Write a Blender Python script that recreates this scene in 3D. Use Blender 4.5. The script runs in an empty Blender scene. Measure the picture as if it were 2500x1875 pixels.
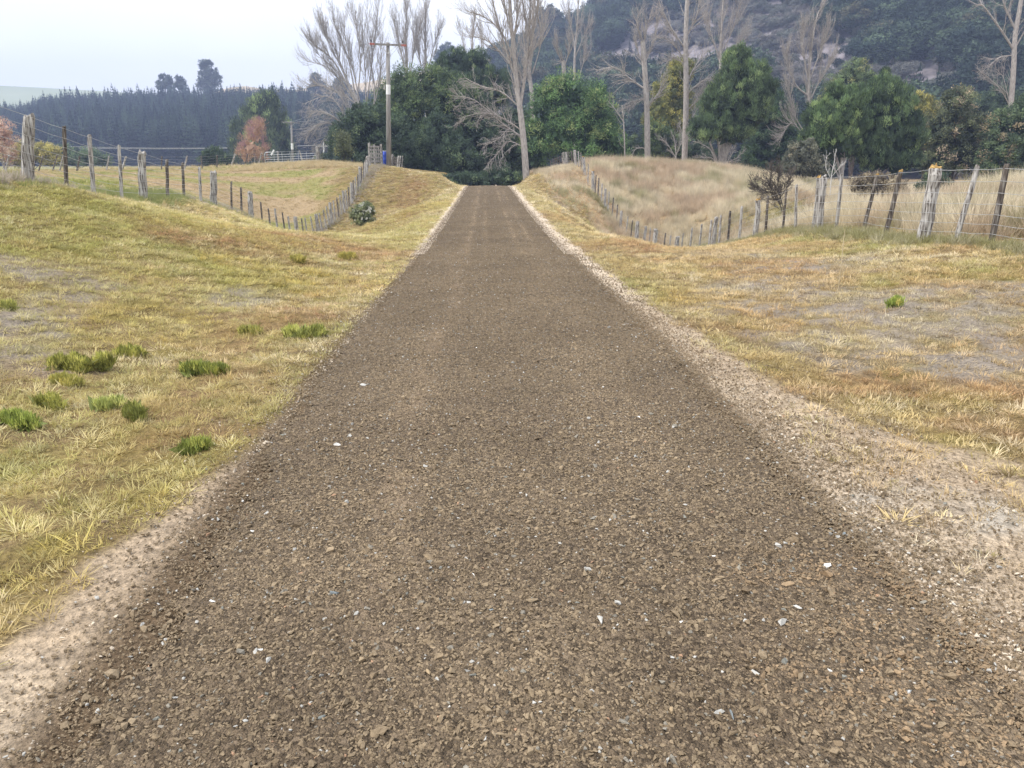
import bpy, math, random
import numpy as np
from mathutils import Vector, Matrix

S = bpy.context.scene
COL = S.collection
# ------------------------------------------------------------------ camera
F_PX = 1878.0                      # focal length in pixels of the 2500 px wide photograph
PITCH = math.atan((937.5 - 395.0) / F_PX)
YAW = math.atan(65.0 / F_PX * math.cos(PITCH))
CAM = np.array([0.0, 0.0, 1.52])
cd = bpy.data.cameras.new('camera')
cam = bpy.data.objects.new('camera', cd)
COL.objects.link(cam)
cam.location = CAM
cam.rotation_euler = (math.pi / 2 - PITCH, 0, -YAW)
cd.sensor_width = 36
cd.lens = 36 * F_PX / 2500
cd.clip_start = 0.05
cd.clip_end = 9000
S.camera = cam
# ------------------------------------------------------------------ sky, sun, exposure
SUN_EL, SUN_AZ = math.radians(58), math.radians(-100)      # azimuth from +Y towards +X: sun ahead on the left
w = bpy.data.worlds.new('World')
S.world = w
w.use_nodes = True
nt = w.node_tree
nt.nodes.clear()
wo = nt.nodes.new('ShaderNodeOutputWorld')
bg = nt.nodes.new('ShaderNodeBackground')
sky = nt.nodes.new('ShaderNodeTexSky')
sky.sky_type = 'NISHITA'
sky.sun_disc = False
sky.sun_elevation = SUN_EL
sky.sun_rotation = SUN_AZ
tc = nt.nodes.new('ShaderNodeTexCoord')
mp = nt.nodes.new('ShaderNodeMapping')
mp.inputs['Scale'].default_value = (1, 1, 2.2)
nz = nt.nodes.new('ShaderNodeTexNoise')
nz.inputs['Scale'].default_value = 1.7
nz.inputs['Detail'].default_value = 5
cr = nt.nodes.new('ShaderNodeValToRGB')
cr.color_ramp.elements[0].position = 0.3
cr.color_ramp.elements[0].color = (7.0, 7.4, 8.2, 1)
cr.color_ramp.elements[1].position = 0.7
cr.color_ramp.elements[1].color = (9.8, 9.9, 10.0, 1)
mx = nt.nodes.new('ShaderNodeMix')
mx.data_type = 'RGBA'
mx.inputs['Factor'].default_value = 0.93           # thin overcast over the blue
nt.links.new(tc.outputs['Generated'], mp.inputs['Vector'])
nt.links.new(mp.outputs['Vector'], nz.inputs['Vector'])
nt.links.new(nz.outputs['Fac'], cr.inputs['Fac'])
nt.links.new(sky.outputs['Color'], mx.inputs['A'])
nt.links.new(cr.outputs['Color'], mx.inputs['B'])
nt.links.new(mx.outputs['Result'], bg.inputs['Color'])
bg.inputs['Strength'].default_value = 0.082
nt.links.new(bg.outputs['Background'], wo.inputs['Surface'])
sd = bpy.data.lights.new('sun', 'SUN')
sd.energy = 2.0
sd.angle = math.radians(18)
sd.color = (1.0, 0.96, 0.9)
sun = bpy.data.objects.new('sun', sd)
COL.objects.link(sun)
_dirv = Vector((math.sin(SUN_AZ) * math.cos(SUN_EL), math.cos(SUN_AZ) * math.cos(SUN_EL), math.sin(SUN_EL)))
sun.rotation_euler = _dirv.to_track_quat('Z', 'Y').to_euler()
sun.location = (0, 0, 60)
S.view_settings.view_transform = 'Standard'
S.view_settings.look = 'None'
S.view_settings.gamma = 1
S.view_settings.exposure = 1.06
S.cycles.max_bounces = 6
S.cycles.diffuse_bounces = 3
S.cycles.transparent_max_bounces = 4
S.cycles.volume_bounces = 0

# ------------------------------------------------------------------ maths helpers
def ray(px, py):
    x = (px - 1250) / F_PX
    y = (937.5 - py) / F_PX
    c, s = math.cos(PITCH), math.sin(PITCH)
    d = np.array([x, c + y * s, -s + y * c])
    ct, st = math.cos(YAW), math.sin(YAW)
    return np.array([d[0] * ct + d[1] * st, -d[0] * st + d[1] * ct, d[2]])

def at(px, py, Y):
    """the place Y metres ahead that the photograph shows at (px, py)"""
    d = ray(px, py)
    return CAM + d * (Y / d[1])

def to_px(p):
    p = np.asarray(p, float) - CAM
    ct, st = math.cos(YAW), math.sin(YAW)
    a = p[..., 0] * ct - p[..., 1] * st
    b = p[..., 0] * st + p[..., 1] * ct
    c, s = math.cos(PITCH), math.sin(PITCH)
    fw = b * c - p[..., 2] * s
    up = b * s + p[..., 2] * c
    fw = np.maximum(fw, 0.01)
    return 1250 + a / fw * F_PX, 937.5 - up / fw * F_PX

def _hash(ix, iy, seed):
    h = (ix.astype(np.int64) * 374761393 + iy.astype(np.int64) * 668265263 + seed * 1442695041) & 0x7fffffff
    h = ((h ^ (h >> 13)) * 1274126177) & 0x7fffffff
    h = (h ^ (h >> 16)) & 0x7fffffff
    return (h % 100003) / 100003.0

def vnoise(x, y, seed=0):
    x = np.asarray(x, float); y = np.asarray(y, float)
    ix = np.floor(x); iy = np.floor(y)
    fx = x - ix; fy = y - iy
    fx = fx * fx * (3 - 2 * fx); fy = fy * fy * (3 - 2 * fy)
    a = _hash(ix, iy, seed); b = _hash(ix + 1, iy, seed)
    c = _hash(ix, iy + 1, seed); d = _hash(ix + 1, iy + 1, seed)
    return (a * (1 - fx) + b * fx) * (1 - fy) + (c * (1 - fx) + d * fx) * fy

def fbm(x, y, sc=1.0, oct=4, seed=0):
    t = 0; amp = 1.0; tot = 0
    for i in range(oct):
        t = t + amp * vnoise(np.asarray(x) * sc * 2 ** i + 17.3 * i, np.asarray(y) * sc * 2 ** i - 9.1 * i, seed + i)
        tot += amp; amp *= 0.5
    return t / tot

def sstep(a, b, x):
    t = np.clip((np.asarray(x, float) - a) / (b - a), 0, 1)
    return t * t * (3 - 2 * t)

def lin(r, g, b):
    return np.array([((c / 255) / 12.92 if c / 255 <= 0.04045 else ((c / 255 + 0.055) / 1.055) ** 2.4) for c in (r, g, b)])

# ------------------------------------------------------------------ object helpers
def tag(o, label, cat, group=None, kind=None):
    if label: o['label'] = label
    if cat: o['category'] = cat
    if group: o['group'] = group
    if kind: o['kind'] = kind
    return o

def empty(name, loc, label, cat, group=None):
    o = bpy.data.objects.new(name, None)
    o.empty_display_size = 0.3
    COL.objects.link(o)
    o.location = tuple(float(v) for v in loc)
    return tag(o, label, cat, group)

def make_mesh(name, V, Fc, mat=None, attrs=None, smooth=False):
    V = np.ascontiguousarray(V, np.float32)
    Fc = np.asarray(Fc)
    k = Fc.shape[1]
    me = bpy.data.meshes.new(name)
    me.vertices.add(len(V)); me.vertices.foreach_set('co', V.ravel())
    me.loops.add(Fc.size); me.loops.foreach_set('vertex_index', Fc.astype(np.int32).ravel())
    me.polygons.add(len(Fc))
    me.polygons.foreach_set('loop_start', np.arange(0, Fc.size, k, dtype=np.int32))
    if smooth: me.polygons.foreach_set('use_smooth', np.ones(len(Fc), bool))
    if attrs:
        for an, arr in attrs.items():
            arr = np.asarray(arr, np.float32)
            if arr.ndim == 2 and arr.shape[1] == 3:
                a = me.attributes.new(an, 'FLOAT_COLOR', 'POINT')
                a.data.foreach_set('color', np.concatenate([arr, np.ones((len(arr), 1), np.float32)], 1).ravel())
            else:
                a = me.attributes.new(an, 'FLOAT', 'POINT')
                a.data.foreach_set('value', arr.ravel())
    me.update(calc_edges=True)
    if mat: me.materials.append(mat)
    return me

def link(name, me, parent=None, loc=None):
    o = bpy.data.objects.new(name, me)
    COL.objects.link(o)
    if parent is not None: o.parent = parent
    if loc is not None: o.location = tuple(float(v) for v in loc)
    return o

class MB:
    """collects quads/tris of several shapes into one mesh"""
    def __init__(s): s.V = []; s.F = []; s.n = 0
    def add(s, V, Fq):
        s.V.append(np.asarray(V, float)); s.F.append(np.asarray(Fq) + s.n); s.n += len(V)
    def box(s, c, size, R=None):
        v = np.array([[i, j, k] for i in (-.5, .5) for j in (-.5, .5) for k in (-.5, .5)]) * np.array(size)
        if R is not None: v = v @ np.array(R).T
        s.add(v + np.array(c), [[0, 1, 3, 2], [4, 6, 7, 5], [0, 4, 5, 1], [2, 3, 7, 6], [0, 2, 6, 4], [1, 5, 7, 3]])
    def tube(s, pts, r, k=6, cap=True):
        pts = np.asarray(pts, float); n = len(pts)
        r = np.full(n, r) if np.isscalar(r) else np.asarray(r)
        t = np.gradient(pts, axis=0); t /= np.linalg.norm(t, axis=1)[:, None] + 1e-9
        ref = np.array([0, 0, 1.0]) if abs(t[0][2]) < .9 else np.array([1.0, 0, 0])
        V = []
        for i in range(n):
            u = np.cross(t[i], ref); u /= np.linalg.norm(u) + 1e-9
            v = np.cross(t[i], u)
            a = np.arange(k) / k * 2 * math.pi
            V.append(pts[i] + r[i] * (np.cos(a)[:, None] * u + np.sin(a)[:, None] * v))
        V = np.concatenate(V)
        Fq = [[i * k + j, i * k + (j + 1) % k, (i + 1) * k + (j + 1) % k, (i + 1) * k + j] for i in range(n - 1) for j in range(k)]
        if cap:
            c0 = len(V); V = np.vstack([V, pts[0], pts[-1]])
            Fq += [[c0, (j + 1) % k, j, j] for j in range(k)]
            Fq += [[c0 + 1, (n - 1) * k + j, (n - 1) * k + (j + 1) % k, (n - 1) * k + (j + 1) % k] for j in range(k)]
        s.add(V, Fq)
    def mesh(s, name, mat, smooth=False):
        V = np.concatenate(s.V)
        Fl = [tuple(dict.fromkeys(int(i) for i in f)) for A in s.F for f in A]
        me = bpy.data.meshes.new(name)
        me.from_pydata([tuple(v) for v in V], [], Fl)
        if smooth: me.polygons.foreach_set('use_smooth', np.ones(len(me.polygons), bool))
        me.update()
        me.materials.append(mat)
        return me

# ------------------------------------------------------------------ materials
def new_mat(name):
    m = bpy.data.materials.new(name)
    m.use_nodes = True
    nt = m.node_tree
    return m, nt, nt.nodes['Principled BSDF']

def N(nt, t, **kw):
    n = nt.nodes.new(t)
    for k, v in kw.items():
        if k in ('attribute_name', 'attribute_type', 'data_type', 'blend_type', 'operation', 'feature', 'distance'): setattr(n, k, v)
        else: n.inputs[k].default_value = v
    return n

def leaf_mat(name, inst=False, trans=0.25, rough=0.6, spec=0.25):
    """colour comes from the per leaf / per tuft 'tint'; a little light passes through"""
    m, nt, b = new_mat(name)
    a = N(nt, 'ShaderNodeAttribute', attribute_name='tint', attribute_type='INSTANCER' if inst else 'GEOMETRY')
    b.inputs['Roughness'].default_value = rough
    b.inputs['Specular IOR Level'].default_value = spec
    nt.links.new(a.outputs['Color'], b.inputs['Base Color'])
    if trans > 0:
        tr = N(nt, 'ShaderNodeBsdfTranslucent')
        mix = nt.nodes.new('ShaderNodeMixShader'); mix.inputs[0].default_value = trans
        nt.links.new(a.outputs['Color'], tr.inputs['Color'])
        nt.links.new(b.outputs[0], mix.inputs[1]); nt.links.new(tr.outputs[0], mix.inputs[2])
        nt.links.new(mix.outputs[0], nt.nodes['Material Output'].inputs['Surface'])
    return m

def noise_mat(name, c1, c2, scale=(1, 1, 1), ns=6, rough=0.85, bump=0.0, c3=None, metal=0, lo=.35, hi=.65, detail=6):
    m, nt, b = new_mat(name)
    t = nt.nodes.new('ShaderNodeTexCoord'); mp = N(nt, 'ShaderNodeMapping', Scale=scale)
    n = N(nt, 'ShaderNodeTexNoise', Scale=ns, Detail=detail)
    r = nt.nodes.new('ShaderNodeValToRGB')
    r.color_ramp.elements[0].position = lo; r.color_ramp.elements[0].color = (*c1, 1)
    r.color_ramp.elements[1].position = hi; r.color_ramp.elements[1].color = (*c2, 1)
    if c3 is not None:
        e = r.color_ramp.elements.new(.5 * (lo + hi)); e.color = (*c3, 1)
    nt.links.new(t.outputs['Object'], mp.inputs[0]); nt.links.new(mp.outputs[0], n.inputs['Vector'])
    nt.links.new(n.outputs['Fac'], r.inputs[0]); nt.links.new(r.outputs[0], b.inputs['Base Color'])
    b.inputs['Roughness'].default_value = rough; b.inputs['Metallic'].default_value = metal
    b.inputs['Specular IOR Level'].default_value = .25
    if bump:
        bp = N(nt, 'ShaderNodeBump', Strength=bump, Distance=.02)
        nt.links.new(n.outputs['Fac'], bp.inputs['Height']); nt.links.new(bp.outputs[0], b.inputs['Normal'])
    return m

M_leaf = leaf_mat('foliage')
M_grass_i = leaf_mat('grass_blades', inst=True, trans=.3, rough=.7, spec=.15)
M_tree_i = leaf_mat('forest_foliage', inst=True, trans=.1, rough=.8, spec=.1)
M_leaf_dull = leaf_mat('shrub_leaves', trans=.2, rough=.8, spec=.1)
M_bark_pale = noise_mat('pale_bark', (.27, .245, .225), (.50, .46, .43), (6, 6, 1.2), 3, .9, .5)
M_bark_grey = noise_mat('grey_bark', (.30, .275, .265), (.50, .47, .455), (5, 5, 1.5), 3, .9, .3)
M_bark_dark = noise_mat('dark_bark', (.05, .04, .032), (.13, .105, .085), (5, 5, 1), 3, .9, .4)
M_bark_red = noise_mat('russet_twigs', (.22, .10, .08), (.42, .23, .15), (3, 3, 3), 1, .9)
M_wood = noise_mat('weathered_timber', (.09, .075, .065), (.52, .50, .47), (9, 9, .9), 4, .9, .7, c3=(.33, .31, .29), lo=.36, hi=.62)
M_wood_dark = noise_mat('dark_weathered_timber', (.03, .026, .023), (.3, .28, .25), (9, 9, .9), 4, .9, .7, c3=(.12, .10, .085), lo=.34, hi=.68)
M_pole = noise_mat('utility_pole_timber', (.15, .14, .13), (.36, .345, .33), (7, 7, .35), 4, .85, .6)
M_wire = noise_mat('galvanised_wire', (.42, .43, .44), (.6, .6, .6), (1, 1, 1), 5, .5, metal=.6)
M_gate = noise_mat('galvanised_steel', (.42, .44, .46), (.6, .62, .64), (2, 2, 2), 5, .45, metal=.4)
M_lichen = noise_mat('orange_lichen', (.16, .10, .04), (.50, .33, .12), (1, 1, 1), 30, .95, .4)
M_whiteplate = noise_mat('white_painted_band', (.70, .71, .72), (.82, .82, .82), (1, 1, 1), 8, .5)
M_redpaint = noise_mat('faded_red_paint', (.33, .10, .08), (.45, .2, .17), (3, 3, 3), 6, .7)
M_dark = noise_mat('dark_insulator', (.03, .02, .02), (.06, .05, .05), (1, 1, 1), 5, .4)
M_blue = noise_mat('blue_plastic', (.03, .07, .42), (.05, .11, .55), (1, 1, 1), 3, .45)
M_flower = noise_mat('white_petals', (.7, .7, .6), (.85, .85, .78), (1, 1, 1), 5, .6)
# ------------------------------------------------------------------ terrain
XL, XR = -1.22, 1.53                      # gravel edges
_prof_y = [-20, 0, 5, 7.35, 11, 19.8, 33, 47, 52, 60, 75, 100, 200, 500]
_prof_z = [0, 0, .03, 0.0, -.07, -.14, -.1, .03, .02, -.35, -1.6, -2.4, -2.0, -1.0]
def prof(y):
    return sum(np.interp(y + d, _prof_y, _prof_z) for d in (-2, -1, 0, 1, 2)) / 5

_ctl_img = [  # seen in the photograph: (px, py, distance)
    (75, 440, 13.5), (167, 463, 14.5), (231, 478, 15.5), (350, 487, 18.5), (450, 483, 22.5), (520, 505, 27), (563, 512, 29.5), (610, 530, 33.5),
    (656, 556, 37.5), (720, 590, 40.5), (763, 582, 41.5), (806, 550, 43.5), (850, 508, 46), (875, 468, 49), (897, 426, 53), (925, 406, 55.5), (945, 405, 56.5),
    (980, 420, 60), (1040, 428, 52), (1085, 442, 50),
    (2268, 587, 13), (2434, 592, 11.6), (2172, 574, 14.5), (2048, 560, 17.2), (1999, 560, 18.2), (1948, 560, 20.5), (1850, 587, 23.5), (1812, 592, 26.5), (1745, 604, 33),
    (1690, 622, 37.5), (1655, 632, 39.5), (1601, 618, 41.5), (1556, 598, 43), (1517, 564, 44.8), (1495, 529, 46), (1445, 470, 48), (1425, 430, 54), (1403, 405, 59), (1385, 408, 61),
    (1300, 432, 52), (1250, 450, 51), (1349, 418, 66),
    # far flank of the left gully and the paddock
    (800, 402, 62), (700, 402, 64), (600, 415, 62), (700, 480, 50), (620, 510, 46), (560, 480, 46), (500, 470, 46), (850, 410, 60), (780, 540, 45), (640, 552, 43),
    (400, 418, 58), (250, 428, 50), (100, 430, 45), (480, 440, 52), (300, 460, 27), (420, 475, 30), (150, 445, 24),
    (550, 409, 80), (300, 412, 90), (50, 415, 90), (750, 402, 80), (900, 402, 75),
    # far flank of the right gully and the mounds beyond
    (1500, 402, 62), (1600, 402, 62), (1700, 408, 61), (1800, 420, 60), (1880, 440, 58), (1600, 500, 50), (1700, 520, 47), (1500, 480, 51), (1550, 560, 46),
    (1800, 500, 46), (1900, 500, 42), (1750, 600, 41), (1850, 560, 36), (2100, 520, 24), (2250, 500, 27), (2380, 470, 33), (2480, 476, 33), (2300, 540, 19), (2460, 530, 18),
    (2000, 480, 48), (2150, 480, 45), (2050, 460, 60), (2250, 462, 60),
]
_ctl_w = [
    (-5, 20, -.32), (-6, 25, -.8), (-7.5, 30, -1.35), (-9, 34.5, -2.0), (-5, 40, -1.3), (-5, 33, -1.15), (-3, 30, -.32), (-7, 40, -2.1), (-7, 36, -1.9),
    (-3, 13, .08), (-5, 13, .5), (-6.6, 13.5, .95), (-3, 5, .03), (-5, 5, .35), (-8, 5, 1.15), (-12, 5, 1.3), (-4.2, 9, .28), (-6.5, 9, .8), (-8.5, 9, 1.25),
    (-3.5, 18, -.1), (-6.5, 18, .25), (-6, 47, -1.2), (-5, 51, .15), (-5.2, 56, .9), (-4, 58, .2), (-14, 12, 1.25), (-20, 12, 1.1), (-16, 22, .75), (-14, 28, .2),
    (-30, 30, .8), (-30, 45, .7), (-45, 20, 1), (-45, 60, .8), (-22, 37, .3), (-24, 44, .2), (-17, 36, -.6), (-14, 38, -1.7),
    (3, 13, -.05), (5, 13, -.02), (6.5, 13, .1), (3, 5, .0), (5, 5, .1), (9, 5, .35), (3.2, 18, -.2), (4.4, 18, -.55), (6, 18, -.5), (4.5, 24, -1.1), (6.5, 24, -1.25), (5, 32, -1.6), (7, 34, -2.5), (7, 40, -2.8),
    (3.6, 40, -.7), (3.4, 32, -.55), (5.2, 41, -1.7), (5, 46, -.7), (4.5, 52, .5), (4.2, 58, .5), (5.2, 56, 1.0),
    (7.3, 30, -2.0), (4.9, 30, -1.5), (9.4, 30, -1.85), (11, 30, -1.6), (12.8, 30, -1.3),
    (12, 12, .3), (16, 14, .2), (12, 19, -.1), (14, 40, -2.9), (20, 38, -2.2), (30, 40, -1.5), (14, 30, -2.2), (12, 25, -.8), (30, 15, .2), (30, 25, -.2), (40, 50, -1.2),
    (10, 70, .0), (20, 72, -.5), (35, 72, -1.2), (-10, 90, .6), (-3, 90, -2.4), (6, 90, -2.3), (20, 95, -2), (60, 60, -1), (60, 20, 0), (-60, 30, 1),
    (-60, 90, .4), (-30, 110, .2), (50, 110, -1.5), (0, 120, -2), (-90, 60, .6), (90, 60, -1), (0, -15, 0), (-40, -15, 1), (40, -15, .3), (0, -40, 0), (-80, 150, 0), (80, 150, -1), (0, 160, -1.5),
]
_C = np.array([at(*c) for c in _ctl_img] + [np.array(c, float) for c in _ctl_w])
def _tps_fit(P, z, lam=0.6):
    d = np.linalg.norm(P[:, None] - P[None], axis=2)
    K = np.where(d > 0, d * d * np.log(d + 1e-9), 0) + lam * np.eye(len(P))
    A = np.zeros((len(P) + 3, len(P) + 3))
    A[:len(P), :len(P)] = K
    Q = np.hstack([np.ones((len(P), 1)), P])
    A[:len(P), len(P):] = Q; A[len(P):, :len(P)] = Q.T
    return np.linalg.solve(A, np.concatenate([z, np.zeros(3)]))
_W = _tps_fit(_C[:, :2], _C[:, 2])
def _tps(x, y):
    out = np.empty(len(x))
    for i in range(0, len(x), 20000):
        xs, ys = x[i:i + 20000], y[i:i + 20000]
        d2 = (xs[:, None] - _C[None, :, 0]) ** 2 + (ys[:, None] - _C[None, :, 1]) ** 2 + 1e-9
        out[i:i + 20000] = (0.5 * d2 * np.log(d2)) @ _W[:-3] + _W[-3] + _W[-2] * xs + _W[-1] * ys
    return out

def H0(x, y):
    shp = np.shape(x)
    x = np.atleast_1d(np.asarray(x, float)).ravel(); y = np.broadcast_to(np.asarray(y, float), shp if shp else (1,)).ravel()
    far = np.where(x < 0, .4, -1.2) * sstep(0, 30, abs(x)) - .4
    r = np.hypot(x, (y - 40) * .9)
    k = sstep(75, 120, r)
    zt = np.clip(_tps(np.clip(x, -95, 95), np.clip(y, -45, 165)), -4, 3)
    z = zt * (1 - k) + far * k
    kr = sstep(1.5, 3.4, np.abs(x - .155) - .3)
    kr = np.maximum(kr, sstep(75, 110, y))
    z = prof(y) * (1 - kr) + z * kr
    return z.reshape(shp) if shp else float(z[0])

def bump_h(x, y):
    off = sstep(0.0, .5, np.maximum(XL - .25 - x, x - (XR + .45)))
    near = .012 * (fbm(x, y, 6, 3, 5) - .5)
    wv = .10 * (fbm(x, y, .9, 4, 3) - .5) + .05 * (fbm(x, y, 3.1, 3, 9) - .5)
    ter = .12 * (fbm(x * .35 + y * .2, y * 1.3, 1.2, 3, 31) - .5) * sstep(40, 48, y) * sstep(-7, -10, x)
    crown = .02 * np.exp(-((x - .15) / .9) ** 2)
    return near + off * (wv + ter) + crown * (1 - off)

def Hh(x, y):
    x = np.asarray(x, float); y = np.asarray(y, float)
    return H0(x, y) + bump_h(x, y)

def on_ground(px, py, ymax=90):
    """first point of the ground seen at (px, py)"""
    d = ray(px, py); d = d / d[1]
    Y = np.concatenate([np.arange(1.2, 12, .02), np.arange(12, ymax, .1)])
    P = CAM + d * Y[:, None]
    h = H0(P[:, 0], P[:, 1])
    i = np.argmax(P[:, 2] < h)
    return np.array([P[i, 0], P[i, 1], h[i]])

def grid_mesh(name, xs, ys, zf, colf, mat, cut=None):
    X, Y = np.meshgrid(xs, ys)
    V = np.stack([X.ravel(), Y.ravel(), zf(X.ravel(), Y.ravel())], 1)
    nx, ny = len(xs), len(ys)
    i = (np.arange(ny - 1)[:, None] * nx + np.arange(nx - 1)[None]).ravel()
    Fc = np.stack([i, i + 1, i + nx + 1, i + nx], 1)
    if cut is not None:
        cx = V[Fc].mean(1); Fc = Fc[cut(cx[:, 0], cx[:, 1])]
    return make_mesh(name, V, Fc, mat, {'tint': colf(V[:, 0], V[:, 1])} if colf else None, smooth=True)

# ---- ground zones shared by the soil colour and by what grows on it
_rd_y = [0, 1.7, 3.3, 3.8, 4.3, 5.1, 6.4, 8, 11, 19, 41, 60]
_rd_x = [4.2, 4.0, 3.3, 2.7, 2.18, 2.04, 1.96, 1.9, 1.84, 1.78, 1.86, 1.9]
_ld_y = [0, 1.8, 2.1, 2.8, 3.4, 3.8, 4.5, 6, 9.6, 13, 18, 36, 60]
_ld_x = [-1.45, -1.6, -1.6, -1.52, -1.42, -1.32, -1.26, -1.22, -1.22, -1.28, -1.38, -1.43, -1.45]
def dirt_mask(x, y):
    """1 on the bare strips beside the gravel and in the bare patch at the right, 0 in the grass"""
    j = .16 * (fbm(x, y, 2.2, 3, 41) - .5) + .10 * (fbm(x, y, 9, 2, 43) - .5)
    r = 1 - sstep(-.05, .07, x + j - np.interp(y, _rd_y, _rd_x))
    l = 1 - sstep(-.04, .05, -x + j * .8 + np.interp(y, _ld_y, _ld_x))
    fade = 1 - sstep(2.25, 3.0, x) * .55 * fbm(x, y, 2.1, 3, 47)
    return np.where(x > 0, r * fade, l)

def fence_x_left(y):
    return np.interp(y, [5, 13.5, 18.5, 22.5, 27, 31.5, 35, 38, 40.5, 43.5, 48, 56, 62, 80], [-7.8, -7.97, -8.2, -8.8, -9.6, -10.05, -10.6, -10.7, -10.1, -8.8, -8.2, -7.5, -7.3, -7.9])
def fence_x_right(y):
    return np.interp(y, [6, 11.6, 13, 18.2, 23.5, 26.5, 33, 37.5, 41.5, 43, 46, 48, 54, 60], [7.9, 7.75, 7.5, 7.9, 8.3, 8.9, 9.9, 10.0, 9.1, 8.5, 7.5, 6.7, 6.85, 6.8])

def zones(x, y):
    g = {}
    g['dirt'] = dirt_mask(x, y)
    g['tall'] = np.clip(sstep(-.1, .5, x - fence_x_right(y) - .3 * fbm(x, y, .6, 2, 3)) * sstep(6, 8, y + 0 * x) +
                        sstep(43, 48, y + .8 * x * 0) * sstep(3.4, 4.6, x) + sstep(5.6, 6.4, x) * sstep(40, 43, y), 0, 1) * (x > 0)
    g['gully'] = np.exp(-((y - 38) / 5.0) ** 2) * sstep(7.5, 10, x) + .9 * np.exp(-((x - 17) / 4) ** 2 - ((y - 31) / 7) ** 2)
    g['paddock'] = sstep(-9.2, -10.4, x) * (x < 0)
    return g

def patch(x, y, pts, seed=0):
    """soft irregular patches at listed world places (x, y, rx, ry)"""
    t = np.zeros(np.shape(x))
    jx = 1.8 * (fbm(x, y, 1.1, 4, 60 + seed) - .5)
    jy = 1.8 * (fbm(x, y, 1.1, 4, 80 + seed) - .5)
    for (cx, cy, rx, ry) in pts:
        d = ((x - cx) / rx + jx) ** 2 + ((y - cy) / ry + jy) ** 2
        t = np.maximum(t, 1 - sstep(.1, 1.5, d))
    return t * (.35 + .65 * sstep(.36, .6, fbm(x, y, 4.2, 3, 70 + seed)))
def _w(px, py, rx, ry):
    p = on_ground(px, py); return (p[0], p[1], rx, ry)
RUST = [_w(480, 960, .42, .55), _w(420, 1060, .5, .3), _w(640, 790, .55, .9), _w(110, 890, .4, .5), _w(300, 1130, .3, .2), _w(560, 830, .4, .5), _w(2050, 940, .7, .45), _w(2350, 960, .7, .4), _w(2440, 1050, .4, .3),
        _w(900, 620, 1.0, 1.2), _w(1000, 470, 1.0, 3.5), _w(930, 540, 1.0, 2.5), _w(1350, 530, .8, 2.4), _w(1480, 600, 1.2, 1.5), _w(1000, 515, .9, 2.5),
        _w(520, 590, 1.2, 1.6), _w(760, 590, 1.3, 2), _w(1900, 650, .8, 1.2), _w(1780, 800, .6, .5)]
GREY = [_w(2240, 770, 1.7, 1.5), _w(2000, 640, 1.2, 1.2), _w(2380, 880, .9, .7), _w(2440, 840, 1.0, .8), _w(2100, 720, .9, 1.2), _w(1900, 690, 1.0, 1.2), _w(1800, 620, 1.3, 1.6), _w(2400, 720, .9, .8),
        _w(60, 790, .55, .7), _w(20, 870, .6, .5), _w(110, 735, .5, .5), _w(600, 720, .5, .6), _w(60, 660, .9, .5), _w(2180, 880, .6, .5), _w(1370, 500, .5, 2.5), _w(2330, 900, .5, .4)]
GREEN = [_w(100, 560, 2.0, 2.5), _w(300, 600, 1.6, 2.0), _w(560, 640, 1.6, 1.8), _w(50, 480, 2.5, 2.0), _w(420, 560, 1.8, 2.2), _w(600, 660, 1.5, 1.5), _w(60, 1120, .35, .35), _w(2100, 610, 1.6, 1.2), _w(2400, 670, 1.4, 1.0), _w(750, 800, .35, .5),
         _w(1560, 700, .35, 1.3), _w(1850, 905, .4, .3), _w(1960, 590, 1.5, 1.5), _w(1450, 560, .5, 2)]
GOLD = [_w(850, 700, .7, 1.2), _w(420, 800, .8, .9), _w(250, 1300, .5, .5), _w(120, 1500, .4, .4), _w(700, 680, 1, 1.2), _w(1950, 780, .9, .8), _w(1700, 720, .8, 1), _w(620, 560, 1.4, 2), _w(1060, 500, 1, 3)]

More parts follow.
